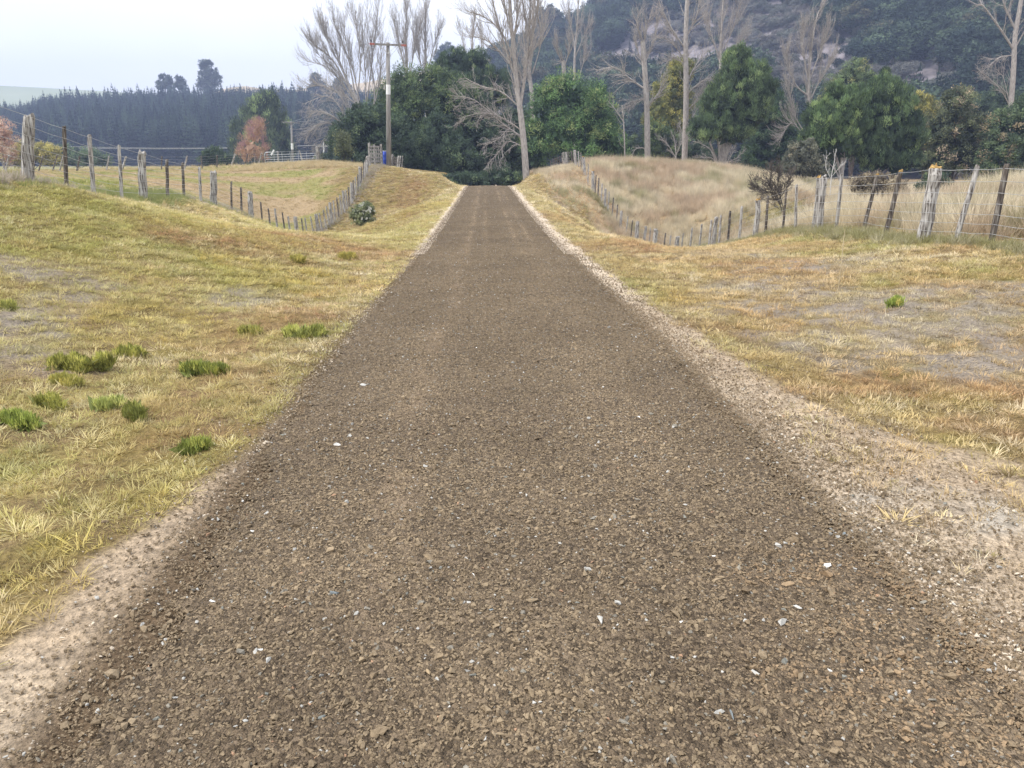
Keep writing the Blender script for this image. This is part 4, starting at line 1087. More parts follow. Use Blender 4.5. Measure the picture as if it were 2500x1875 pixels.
bare_tree('bare_willow', [
    [[(868, 398), (858, 350), (842, 312)], .17, .13, dict(n=0)],
    [[(842, 312), (815, 285), (780, 272), (756, 280)], .09, .02], [[(845, 320), (800, 300), (765, 315), (748, 330)], .07, .02], [[(842, 312), (835, 270), (800, 235), (750, 250)], .08, .02],
    [[(850, 335), (820, 325), (790, 340), (775, 370)], .06, .02], [[(842, 312), (850, 270), (822, 225), (790, 200)], .07, .02]],
    74, 'drooping leafless willow spreading low to the left of the power pole', 'tree', 52, dict(n=26, len=2.0, ang=.7, up=-.08, wob=.16, kids=4.2, kang=.6, ratio=.6, lev=3, start=.15, rmin=.005), M_bark_grey, 'leafless trees around the drive')
bare_tree('bare_poplar', [
    [[(995, 330), (993, 180), (990, 90), (994, 20)], .22, .05, dict(n=40)],
    [[(993, 190), (975, 110), (962, 50)], .08, .02], [[(996, 200), (1012, 120), (1016, 60)], .08, .02]],
    95, 'leafless poplar standing upright behind the domed wattle, just right of the power pole top', 'tree', 53, dict(FAN, len=3.2, ang=.33, n=24), M_bark_grey, 'leafless trees around the drive')
bare_tree('bare_poplar', [
    [[(1040, 330), (1040, 180), (1038, 80), (1040, 25)], .20, .04, dict(n=44)],
    [[(1040, 190), (1058, 120), (1070, 75)], .07, .02], [[(1040, 200), (1022, 130), (1020, 80)], .07, .02]],
    97, 'second leafless poplar behind the domed wattle, right of the first', 'tree', 54, dict(FAN, len=3.0, ang=.35, n=22), M_bark_grey, 'leafless trees around the drive')
bare_tree('bare_poplar', [
    [[(1155, 330), (1152, 150), (1155, 80), (1158, 50)], .16, .04, dict(n=26)], [[(1170, 200), (1176, 120), (1172, 70)], .08, .02], [[(1152, 200), (1136, 130), (1122, 75)], .07, .02]],
    120, 'thin pale leafless poplars far back left of the forked bare poplar', 'tree', 55, dict(FAN, len=3.2, ang=.35, n=12, lev=2, rmin=.014), M_bark_pale, 'leafless trees around the drive')
bare_tree('bare_poplar', [
    [[(1286, 449), (1279, 350), (1270, 270), (1263, 215), (1255, 130), (1248, 60), (1243, -40)], .27, .10, dict(n=16, start=.35)],
    [[(1262, 200), (1235, 120), (1215, 50), (1190, -40)], .10, .03], [[(1255, 150), (1225, 80), (1180, 40), (1140, 28)], .08, .02],
    [[(1270, 260), (1282, 180), (1288, 90), (1270, -30)], .13, .05], [[(1284, 150), (1304, 70), (1318, -40)], .09, .03], [[(1286, 120), (1295, 40), (1290, -40)], .08, .03],
    [[(1252, 110), (1262, 40), (1260, -50)], .09, .03], [[(1248, 160), (1215, 120), (1180, 95), (1150, 90)], .06, .02], [[(1245, 70), (1232, 10), (1222, -50)], .07, .03],
    [[(1288, 140), (1320, 90), (1312, 20), (1330, -30)], .07, .02],
    [[(1275, 320), (1230, 290), (1180, 275), (1120, 290)], .055, .016, dict(up=.02, ang=.8, n=34, len=2.0, start=.15, wob=.2)],
    [[(1276, 335), (1225, 300), (1160, 245), (1115, 235)], .05, .015, dict(up=.02, ang=.8, n=30, len=2.0, start=.15, wob=.2)],
    [[(1268, 262), (1225, 225), (1175, 210), (1135, 190)], .06, .02, dict(up=-.03, ang=.8, n=26, len=1.6, start=.15, wob=.2)],
    [[(1280, 360), (1240, 345), (1215, 375), (1190, 400)], .045, .014, dict(up=-.08, ang=.8, n=26, len=1.5, start=.15, wob=.2)],
    [[(1278, 345), (1245, 315), (1215, 340), (1185, 355)], .045, .014, dict(up=-.05, ang=.8, n=24, len=1.6, start=.15, wob=.2)]],
    62, 'tall forked leafless poplar at the right of the drive end, its low limbs hanging left', 'tree', 56, dict(n=16, len=2.6, ang=.45, up=.2, wob=.09, kids=3.6, kang=.5, ratio=.58, lev=3, start=.2, rmin=.005), M_bark_pale, 'leafless trees around the drive')
bare_tree('bare_poplar', [
    [[(1306, 410), (1300, 250), (1292, 175), (1300, 100), (1302, 20), (1312, -40)], .26, .08, dict(n=30, start=.3)], [[(1296, 190), (1280, 110), (1275, 30)], .09, .03], [[(1300, 180), (1322, 100), (1326, 40)], .07, .03]],
    88, 'leafless poplar trunk partly hidden behind the forked one', 'tree', 57, dict(FAN, len=3.0, ang=.45, n=16), M_bark_pale, 'leafless trees around the drive')
bare_tree('dead_tree', [
    [[(1378, 400), (1377, 250), (1376, 160), (1374, 148)], .26, .20, dict(n=6, start=.8)], [[(1376, 165), (1362, 125), (1358, 100)], .08, .02], [[(1377, 165), (1388, 130), (1392, 105)], .07, .02]],
    92, 'broken topped bare trunk rising behind the round wattle', 'tree', 58, dict(FAN, len=2.2, ang=.4, n=14), M_bark_pale, 'leafless trees around the drive')
bare_tree('dead_tree', [
    [[(1402, 400), (1402, 200), (1404, 120), (1410, 50), (1412, -20)], .15, .06, dict(n=20, start=.5)], [[(1404, 140), (1425, 90), (1440, 60)], .07, .02], [[(1412, 195), (1425, 150), (1430, 130)], .05, .02], [[(1404, 110), (1392, 60), (1385, 30)], .06, .02]],
    90, 'slender dark leafless tree rising above the round wattle into the sky', 'tree', 59, dict(FAN, len=2.4, ang=.5, n=14), M_bark_grey, 'leafless trees around the drive')
bare_tree('dead_sapling', [[[(1528, 402), (1524, 330), (1519, 257)], .07, .04, dict(n=5, start=.3, len=1.2)], [[(1524, 300), (1500, 265), (1483, 245)], .05, .02, dict(n=4)]],
    70, 'thin dead pale stem at the right side of the round wattle', 'tree', 60, dict(FAN, len=1.0, ang=.8, n=4, lev=2), M_bark_pale, 'leafless trees around the drive')
bare_tree('dead_tree', [
    [[(1584, 402), (1580, 300), (1576, 200), (1569, 100)], .30, .22, dict(n=30, start=.35, len=2.0)],
    [[(1570, 215), (1535, 190), (1500, 165), (1458, 172)], .10, .03, dict(up=-.04, n=30, ang=.7)], [[(1574, 110), (1556, 60), (1560, 30)], .08, .02], [[(1576, 150), (1598, 90), (1604, 50)], .09, .02], [[(1572, 110), (1580, 60), (1590, 40)], .08, .02],
    [[(1576, 175), (1556, 120), (1550, 75)], .07, .02], [[(1580, 260), (1608, 225), (1618, 190)], .06, .02], [[(1578, 240), (1555, 245), (1535, 260)], .05, .02, dict(up=-.03)],
    [[(1582, 385), (1572, 362), (1550, 366), (1538, 395)], .05, .02, dict(n=6, len=.8)]],
    76, 'broken topped leafless tree with one long limb reaching left', 'tree', 61, dict(n=20, len=2.0, ang=.5, up=.10, wob=.11, kids=3.6, kang=.5, ratio=.58, lev=3, start=.15, rmin=.005), M_bark_pale, 'leafless trees around the drive')
bare_tree('dead_tree', [
    [[(1672, 404), (1674, 300), (1675, 200), (1674, 110), (1676, 40), (1680, -40)], .31, .18, dict(n=26, start=.3)],
    [[(1674, 120), (1640, 70), (1615, 20), (1600, -30)], .10, .03], [[(1675, 90), (1700, 40), (1710, -20)], .10, .03], [[(1675, 150), (1645, 110), (1618, 90)], .07, .02], [[(1676, 200), (1705, 150), (1730, 120)], .08, .02],
    [[(1676, 230), (1710, 200), (1735, 190)], .06, .02, dict(up=.0)], [[(1678, 270), (1705, 240), (1725, 215)], .06, .02], [[(1678, 310), (1700, 270), (1715, 250)], .05, .02], [[(1672, 160), (1650, 140), (1630, 150)], .05, .02]],
    80, 'thickest pale leafless trunk, rising out of the top of the photo', 'tree', 62, dict(n=20, len=2.2, ang=.55, up=.06, wob=.12, kids=3.6, kang=.55, ratio=.58, lev=3, start=.2, rmin=.005), M_bark_pale, 'leafless trees around the drive')
bare_tree('bare_poplar', [
    [[(1762, 400), (1758, 200), (1760, 100), (1766, 0), (1768, -50)], .2, .07, dict(n=34, start=.3)], [[(1760, 150), (1735, 80), (1722, 20)], .08, .02], [[(1760, 130), (1790, 70), (1810, 0)], .08, .02], [[(1759, 170), (1790, 120), (1815, 90)], .07, .02]],
    98, 'pale leafless poplar behind and right of the thickest bare trunk', 'tree', 63, dict(FAN, len=3.4, ang=.42, n=22), M_bark_pale, 'leafless trees around the drive')
bare_tree('bare_poplar', [
    [[(1978, 420), (1978, 300), (1974, 230), (1978, 140), (1990, 60), (2000, 25)], .19, .04, dict(n=34, start=.3)],
    [[(1976, 235), (1945, 210), (1922, 160), (1918, 130)], .08, .02], [[(1976, 210), (1960, 120), (1962, 60)], .08, .02], [[(1978, 190), (2005, 120), (2022, 70)], .08, .02], [[(1980, 240), (2010, 180), (2035, 140)], .06, .02],
    [[(1968, 330), (1935, 270), (1925, 200)], .06, .02], [[(1965, 335), (1935, 300), (1910, 325)], .05, .02]],
    72, 'pale leafless tree with steep branches in front of the scree, left of the bright pines', 'tree', 64, dict(FAN, len=2.2, ang=.38, n=20, rmin=.005), M_bark_pale, 'leafless trees around the drive')
bare_tree('bare_poplar', [
    [[(2462, 430), (2466, 280), (2474, 180), (2478, 90), (2490, 20), (2500, -50)], .26, .16, dict(n=12, start=.3)],
    [[(2474, 120), (2445, 75), (2405, 20), (2390, 10)], .12, .04], [[(2478, 70), (2455, 20), (2440, -30)], .11, .05], [[(2466, 260), (2440, 215), (2400, 178)], .05, .02], [[(2476, 135), (2440, 140), (2412, 165)], .05, .02, dict(up=-.02)], [[(2482, 110), (2510, 60), (2530, 20)], .08, .02],
    [[(2464, 250), (2450, 190), (2440, 180)], .04, .02]],
    74, 'tall pinkish bare tree at the right edge of the photo', 'tree', 65, dict(n=12, len=2.0, ang=.6, up=.06, wob=.12, kids=3.6, kang=.55, ratio=.58, lev=3, start=.2, rmin=.005), M_bark_pale, 'leafless trees around the drive')
bare_tree('dead_shrub', [
    [[(1652, 408), (1650, 370), (1644, 330)], .06, .03, dict(n=10, start=.2)], [[(1650, 385), (1628, 350), (1612, 340)], .04, .015], [[(1650, 380), (1665, 340), (1660, 305)], .04, .015]],
    72, 'small pale dead shrub between the two thick bare trunks', 'shrub', 66, dict(n=14, len=1.2, ang=.5, up=.08, wob=.12, kids=3.6, kang=.5, ratio=.6, lev=3, start=.15, rmin=.005), M_bark_pale)
bare_tree('fallen_branches', [
    [[(1760, 400), (1740, 375), (1710, 350), (1690, 345)], .05, .02, dict(n=10)], [[(1762, 405), (1735, 385), (1700, 385)], .04, .015], [[(1765, 410), (1785, 380), (1790, 365)], .04, .015], [[(1768, 400), (1800, 385), (1812, 372)], .03, .01]],
    72, 'pale dead branches spreading low around the foot of the leaning pine', 'branches', 67, dict(n=10, len=.9, ang=.6, up=.05, wob=.2, kids=4, kang=.6, ratio=.6, lev=3, start=.1, rmin=.005), M_bark_pale)
M_twig_dark = noise_mat('dark_twigs', (.09, .075, .065), (.17, .15, .13), (3, 3, 3), 4, .9)
bare_tree('twiggy_shrub', [
    [[(1930, 542), (1905, 500), (1885, 460), (1862, 438)], .035, .012, dict(n=16, start=.3)], [[(1905, 500), (1880, 455), (1885, 415)], .025, .01], [[(1915, 520), (1900, 450), (1905, 412)], .025, .01], [[(1890, 470), (1860, 465), (1842, 455)], .02, .008], [[(1900, 490), (1925, 450), (1935, 420)], .02, .008]],
    33, 'dark twiggy leafless shrub leaning left beside the right fence', 'shrub', 68, dict(n=16, len=.75, ang=.6, up=.08, wob=.16, kids=6, kang=.5, ratio=.6, lev=3, start=.15, rmin=.005), M_twig_dark)
bare_tree('dead_sapling', [
    [[(2028, 470), (2030, 430), (2036, 400), (2040, 372)], .03, .012, dict(n=8)], [[(2030, 440), (2015, 405), (2020, 380)], .02, .008], [[(2032, 430), (2048, 410), (2056, 400)], .015, .006]],
    44, 'small white dead sapling behind the double fence post', 'sapling', 69, dict(n=6, len=.5, ang=.5, up=.1, wob=.12, kids=3, kang=.5, ratio=.6, lev=2, start=.15, rmin=.005), noise_mat('bleached_wood', (.5, .48, .45), (.7, .68, .65)))

# --- trees on the skylines far off
FARL = dict(leaf=1.0, wl=.3, clump=1.5, dens=.7, per=30, up=.2, c_lo=(60, 72, 58), c_hi=(100, 112, 86), gaps=.3, inner=.12)
def sky_tree(bx, Y, lobes, lb, seed, hill, cat='tree', nm='skyline_tree'):
    s = Y / F_PX
    b = at(bx, lobes[-1][1] + 40, Y); b[2] = float(hill(b[0], b[1])) - .5
    root = empty(nm, b, lb, cat, 'lone trees on the skyline')
    Lw = []
    for (px, py, rx, ry) in lobes:
        c = at(px, py, Y) - b; Lw.append((c[0], c[1], c[2], rx * s, (rx + ry) * .5 * s, ry * s))
    Sg = Segs()
    for i, l in enumerate(Lw):
        c = np.array(l[:3]); m = np.array([c[0] * .2, 0, c[2] * .45]); Q = spline([np.zeros(3), m, c], 8); rr = np.linspace(.5, .14, 8)
        for k in range(7): Sg.add(Q[k], Q[k + 1], rr[k], rr[k + 1])
    link('trunk', Sg.mesh('trunk', M_bark_dark, 6), root)
    link('crown', crown_mesh(Lw, seed, **FARL), root)
sky_tree(506, 470, [(503, 160, 12, 9), (500, 178, 10, 10), (515, 175, 12, 10), (495, 200, 13, 12), (518, 198, 14, 13), (505, 215, 18, 12), (528, 190, 7, 6)], 'tallest lone tree on the skyline above the plantation', 71, hP)
sky_tree(402, 470, [(402, 192, 9, 7), (410, 202, 9, 8), (393, 206, 8, 8), (405, 214, 13, 7)], 'small round lone tree on the skyline above the plantation, leftmost', 72, hP)
sky_tree(441, 470, [(440, 196, 7, 6), (445, 206, 6, 5), (437, 212, 8, 6)], 'smallest lone tree on the skyline, between the other two above the plantation', 73, hP)
sky_tree(1342, 380, [(1340, 36, 24, 14), (1328, 52, 16, 14), (1358, 50, 15, 14), (1342, 70, 20, 12), (1335, 86, 10, 8)], 'round headed lone tree on the forest ridge between bare branches', 74, hR)
sky_tree(1437, 372, [(1437, 42, 13, 7), (1432, 50, 9, 6), (1446, 52, 8, 6)], 'small flat topped tree on the forest ridge', 75, hR)
sky_tree(1468, 366, [(1468, 2, 24, 10), (1450, 12, 14, 8), (1490, 10, 18, 10), (1510, 2, 16, 9), (1475, -10, 20, 10)], 'open crowned tree at the top of the photo where the ridge meets the sky', 76, hR)
sky_tree(1090, 440, [(1092, 120, 12, 9), (1078, 134, 10, 8), (1098, 136, 9, 9), (1070, 140, 8, 6)], 'lone tree on the skyline above the domed wattle', 77, lambda x, y: 40)
sky_tree(772, 455, [(770, 192, 8, 8), (775, 205, 8, 9), (768, 218, 8, 8), (782, 212, 6, 6)], 'slender tree on the skyline behind the fan shaped leafless tree', 78, hP)
sky_tree(832, 455, [(830, 204, 13, 8), (826, 218, 14, 9), (842, 216, 10, 8)], 'low round tree on the skyline behind the leafless trees, left of the power pole', 79, hP)

# ------------------------------------------------------------------ forests (too many trees to count)
def conifer_mesh(seed, lean=1.0):
    r = np.random.default_rng(seed)
    V, Fq, T = [], [], []
    lev = 13
    for i in range(lev):
        t = i / (lev - 1); z = .12 + .84 * t; rad = .20 * (1 - t) ** .8 * r.uniform(.8, 1.15) + .012
        n = 8 if t < .6 else 6
        a0 = r.uniform(0, 6.28)
        for k in range(n):
            a = a0 + k / n * 6.283 + r.normal(0, .15); rr = rad * r.uniform(.7, 1.25)
            o = np.array([math.cos(a), math.sin(a), 0]); s = np.array([-o[1], o[0], 0]) * rr * .42
            b = np.array([0, 0, z + .02]); m = o * rr * .55 + np.array([0, 0, z + .01]); tip = o * rr + np.array([0, 0, z - .01 + .03 * r.random()])
            q = len(V)
            V += [b, m - s, m + s, tip]; Fq += [(q, q + 1, q + 2), (q + 1, q + 3, q + 2)]
            # upright spray at the tip gives the bristly outline
            V += [m - s * .6, m + s * .6, m + o * rr * .25 + np.array([0, 0, .06])]; Fq += [(q + 4, q + 5, q + 6)]
    q = len(V); V += [np.array([-.01, 0, .9]), np.array([.01, 0, .9]), np.array([0, 0, 1.03])]; Fq += [(q, q + 1, q + 2)]
    return make_mesh('conifer', np.array(V), np.array(Fq), M_tree_i)
CON = [conifer_mesh(400 + k) for k in range(5)]
def blob_mesh(seed):
    r = np.random.default_rng(seed)
    lobes = [(r.normal(0, .14), r.normal(0, .14), .45 + .3 * r.random(), .24, .24, .2) for _ in range(4)] + [(0, 0, .55, .3, .3, .34)]
    me = crown_mesh(lobes, seed, leaf=.05, wl=.36, clump=.13, per=26, up=.3, dens=.8, mat=M_tree_i, gaps=.25, inner=.2)
    return me
BLOB = [blob_mesh(430 + k) for k in range(6)]

def plantation():
    xs, yr, zr = rP
    n = 11000
    x = RNG.uniform(-360, 75, n); y0 = np.interp(x, xs, yr); t = RNG.uniform(-.02, 1.12, n) ** 1
    y = y0 - 170 * (1 - t)
    y = np.round(y / 3.0) * 3.0 + RNG.normal(0, .5, n)      # planted in rows
    z = hP(x, y)
    px, py = to_px(np.stack([x, y, z], 1)); k = (px > -60) & (px < 1300)
    x, y, z = x[k], y[k], z[k]; n = len(x)
    h = RNG.uniform(12, 17.5, n) * np.where(RNG.random(n) < .06, 1.15, 1) * np.interp(to_px(np.stack([x, y, z], 1))[0], [-60, 60, 130, 300], [.85, .8, 1, 1])
    c = mixc(np.tile(lin(40, 54, 52), (n, 1)), lin(84, 100, 84), RNG.random(n) ** 1.5)
    c *= RNG.uniform(.75, 1.25, (n, 1))
    scatter('conifer_plantation', CON, np.stack([x, y, z - .5], 1), np.stack([RNG.normal(0, .03, n), RNG.normal(0, .03, n), RNG.uniform(0, 6.28, n)], 1),
            np.stack([h * 1.15, h * 1.15, h], 1), RNG.integers(0, 5, n), c, 'dense dark blue green pine plantation on the rise beyond the left paddock', 'forest')
plantation()

SCREE = [(1900, 110, 110, 100), (2010, 190, 110, 80), (2110, 240, 70, 50), (2285, 190, 60, 55), (1620, 110, 110, 50), (1750, 70, 80, 60), (1950, 140, 85, 100), (1890, 60, 60, 50), (2065, 150, 62, 60), (2030, 235, 60, 40), (2100, 200, 40, 34), (2300, 175, 50, 45), (2230, 200, 34, 34), (2420, 130, 40, 50), (2180, 230, 50, 40), (1700, 150, 60, 60), (1640, 90, 70, 40),
         (1560, 150, 50, 26), (1480, 140, 60, 22), (1780, 120, 60, 60), (2330, 215, 40, 20), (1850, 200, 60, 60), (2150, 260, 50, 26)]
def hill_forest():
    xs, yr, zr = rR
    n = 30000
    x = RNG.uniform(10, 420, n); y0 = np.interp(x, xs, yr); t = RNG.uniform(0, 1.1, n)
    y = y0 - 205 * (1 - t); z = hR(x, y)
    px, py = to_px(np.stack([x, y, z], 1))
    k = (px > 1150) & (px < 2620) & (py > -120)
    x, y, z, px, py, t = x[k], y[k], z[k], px[k], py[k], t[k]
    sc = np.zeros(len(x))
    jx = 34 * (fbm(x, y, .05, 3, 201) - .5); jy = 34 * (fbm(x, y, .05, 3, 203) - .5)
    for (cx, cy, rx, ry) in SCREE:
        for q in (0, 28, 56): sc = np.maximum(sc, 1 - sstep(.85, 1.3, ((px - cx + jx) / rx) ** 2 + ((py - q - cy + jy) / ry) ** 2))
    con = (px < 1640) | ((py > 215) & (RNG.random(len(x)) < .6))
    p = np.where(con, .85, .6) * (1 - .985 * sc)
    k = RNG.random(len(x)) < p
    x, y, z, px, py, con, sc = x[k], y[k], z[k], px[k], py[k], con[k], sc[k]
    n = len(x); print('hill trees', n)
    h = np.where(con, RNG.uniform(9, 14, n), RNG.uniform(5, 10.5, n)) * np.where(sc > .4, .45, 1)
    c = mixc(np.tile(lin(46, 60, 54), (n, 1)), lin(92, 108, 84), RNG.random(n) ** 1.6)
    c = mixc(c, lin(96, 90, 70), (RNG.random(n) < .07) * .7)
    c *= RNG.uniform(.75, 1.25, (n, 1))
    pick = np.where(con & (RNG.random(n) < .8), RNG.integers(0, 5, n), RNG.integers(5, 11, n))
    wdt = np.where(pick < 5, h * 1.25, h * 1.25)
    scatter('hillside_forest', CON + BLOB, np.stack([x, y, z - .5], 1), np.stack([RNG.normal(0, .05, n), RNG.normal(0, .05, n), RNG.uniform(0, 6.28, n)], 1),
            np.stack([wdt, wdt, h], 1), pick, c, 'mixed dark pines and scrub clothing the steep hill on the right', 'forest')
    # grey leafless scrub dotted over the scree
    n = 11000
    x = RNG.uniform(60, 400, n); y0 = np.interp(x, xs, yr); t = RNG.uniform(0, 1, n); y = y0 - 205 * (1 - t); z = hR(x, y)
    px, py = to_px(np.stack([x, y, z], 1)); k = (px > 1400) & (px < 2600) & (py > -60) & (fbm(x, y, .08, 3, 207) > .44)
    x, y, z = x[k], y[k], z[k]; n = len(x)
    h = RNG.uniform(1.4, 4.6, n)
    c = mixc(np.tile(lin(142, 135, 132), (n, 1)), lin(112, 118, 108), RNG.random(n)) * RNG.uniform(.7, 1.2, (n, 1))
    scatter('hillside_scrub', BLOB, np.stack([x, y, z - .3], 1), np.stack([0 * x, 0 * x, RNG.uniform(0, 6.28, n)], 1), np.stack([h * 1.3, h * 1.3, h], 1), RNG.integers(0, 6, n), c,
            'grey brown scrub scattered over the bare scree of the right hill', 'scrub')
hill_forest()
# ------------------------------------------------------------------ fences
def post_mesh(h, wd, seed, big, top=None, lean=(0, 0), bury=.25):
    """a split timber post: irregular section, worn top, slight twist; big ones have a drying cleft"""
    r = np.random.default_rng(seed)
    k = 12 if big else 8
    an = np.arange(k) / k * 2 * math.pi + r.uniform(0, 6)
    rad = wd / 2 * (1 + r.normal(0, .10, k))
    rad = rad * (1.0 / np.maximum(np.abs(np.cos(an)), np.abs(np.sin(an))) * .35 + .65)
    if big: rad[r.integers(0, k)] *= .55; rad[r.integers(0, k)] *= .7
    lv = [-bury, 0, .12, .3, .5, .7, .88, .97, 1.0]
    V = []; n = len(lv)
    for i, t in enumerate(lv):
        z = t * h if t >= 0 else t
        f = 1 - .10 * max(t, 0) - (.16 if i == n - 1 else 0)
        c = np.array([lean[0] * max(t, -.2), lean[1] * max(t, -.2)]) + r.normal(0, .003 + .006 * big, 2)
        tw = t * .15
        rr = rad * f * (1 + r.normal(0, .03, k))
        zt = z + (r.normal(0, .012 + .012 * big, k) if i == n - 1 else 0)
        V.append(np.stack([c[0] + np.cos(an + tw) * rr, c[1] + np.sin(an + tw) * rr, np.broadcast_to(zt, (k,))], 1))
    V = np.concatenate(V)
    Fc = [(i * k + j, i * k + (j + 1) % k, (i + 1) * k + (j + 1) % k, (i + 1) * k + j) for i in range(n - 1) for j in range(k)]
    c0 = len(V); V = np.vstack([V, [lean[0], lean[1], h - .004]])
    me = bpy.data.meshes.new('post')
    me.from_pydata([tuple(v) for v in V], [], Fc + [((n - 1) * k + j, (n - 1) * k + (j + 1) % k, c0) for j in range(k)])
    me.polygons.foreach_set('use_smooth', np.array([p < (n - 2) * k and not big for p in range(len(me.polygons))]))
    me.materials.append(M_wood if (big or r.random() < .55) else M_wood_dark)
    me.materials.append(M_lichen)
    if top:
        for p in me.polygons:
            if p.index >= (n - 2) * k: p.material_index = 1
    me.update()
    return me

def fence(name, label, group, posts, Yof, nwires, seed, wr=.0034, hmin=.95, hmax=1.45, base_at=None):
    """posts: (px_base, px_top, py_top, width, big, lichen)"""
    r = np.random.default_rng(seed)
    B, T = [], []
    for (pb, pt, pyt, wd, big, li) in posts:
        Y = Yof(pb); b = at(pb, 500, Y); b[2] = float(Hh(b[0], b[1]))
        t = at(pt, pyt, Y); h = float(np.clip(t[2] - b[2], hmin, hmax + (.2 if big else 0)))
        t = np.array([t[0], Y + r.normal(0, .02), b[2] + h]); B.append(b); T.append(t)
    root = empty(name, B[0], label, 'fence', group)
    for i, (p, b, t) in enumerate(zip(posts, B, T)):
        d = t - b
        me = post_mesh(d[2], p[3], seed * 100 + i, p[4], p[5], (d[0], d[1]))
        link('post', me, root, b - B[0])
    fr = [.95, .80, .655, .52, .39, .27, .15][:nwires] if nwires > 5 else [.94, .74, .55, .37, .2][:nwires]
    for f in fr:
        P = [b + (t - b) * f + np.array([-.5 * wd_ * np.sign(b[0]), 0, 0]) for b, t, wd_ in zip(B, T, [q[3] for q in posts])]
        Q = []
        for a, c in zip(P[:-1], P[1:]):
            for s in (0, .5):
                q = a + (c - a) * s; q = q - np.array([0, 0, .012 * math.sin(math.pi * s)]); Q.append(q)
        Q.append(P[-1])
        d0 = nrm(P[0] - P[1])
        Q = [P[0] + d0 * (2.5 if abs(B[0][1]) < 16 else .1)] + Q
        m = MB(); m.tube(np.array(Q) - B[0], wr, 4, False)
        link('wire', m.mesh('wire', M_wire, True), root)
    return B, T

_lt = np.array([(-60, 12.6), (75, 13.5), (167, 14.5), (231, 15.5), (300, 17), (350, 18.5), (410, 20.5), (450, 22.5), (490, 25), (520, 27), (563, 29.5), (588, 31.5), (610, 33.5), (636, 35.5), (656, 37.2), (673, 38.4), (690, 39.4), (720, 40.5), (763, 41.8), (806, 43.5), (850, 46), (875, 49), (897, 53), (925, 55.5), (945, 56.5)])
YL = lambda px: float(np.interp(px, _lt[:, 0], _lt[:, 1]))
LP = [(76, 66, 281, .215, 1, 0), (168, 160, 308, .075, 0, 0), (233, 218, 329, .075, 0, 0), (300, 291, 354, .075, 0, 0), (353, 346, 371, .19, 1, 0), (411, 408, 389, .075, 0, 0),
      (451, 447, 397, .08, 0, 0), (491, 487, 408, .09, 0, 0), (522, 521, 419, .24, 1, 0), (563, 563, 443, .08, 0, 0), (588, 588, 458, .08, 0, 0), (611, 610, 468, .2, 1, 0), (637, 636, 493, .08, 0, 0),
      (656, 655, 509, .08, 0, 0), (673, 671, 509, .1, 0, 0), (691, 689, 519, .08, 0, 0), (704, 703, 528, .1, 0, 0), (721, 720, 529, .2, 1, 0), (737, 736, 533, .08, 0, 0), (746, 744, 531, .08, 0, 0), (761, 758, 528, .08, 0, 0),
      (773, 771, 523, .2, 1, 0), (783, 779, 520, .08, 0, 0), (793, 789, 512, .08, 0, 0), (801, 796, 504, .08, 0, 0), (808, 805, 494, .18, 1, 0), (817, 813, 489, .08, 0, 0), (826, 822, 482, .08, 0, 0), (833, 829, 476, .08, 0, 0),
      (840, 837, 466, .15, 1, 0), (847, 844, 463, .08, 0, 0), (853, 850, 456, .08, 0, 0), (859, 857, 446, .17, 1, 0), (865, 862, 440, .08, 0, 0), (870, 867, 432, .08, 0, 0), (876, 873, 425, .08, 0, 0), (880, 878, 408, .17, 1, 0),
      (885, 883, 407, .08, 0, 0), (890, 888, 397, .08, 0, 0), (894, 892, 391, .1, 0, 0), (899, 897, 381, .2, 1, 0)]
fence('wire_fence', 'weathered post and wire fence along the left of the drive, dipping through the gully', 'farm fences', LP, YL, 7, 3)
_rt = np.array([(1403, 59), (1425, 54.5), (1447, 48.5), (1470, 47), (1495, 46), (1517, 44.8), (1556, 43), (1601, 41.3), (1655, 39), (1690, 37), (1713, 35.5), (1745, 32.5), (1782, 29), (1812, 26.5), (1850, 23.5), (1875, 22.3), (1917, 21), (1948, 20), (1999, 18.2), (2048, 17.2), (2115, 16), (2172, 14.6), (2268, 13), (2344, 12.1), (2434, 11.5), (2560, 10.6)])
YR = lambda px: float(np.interp(px, _rt[:, 0], _rt[:, 1]))
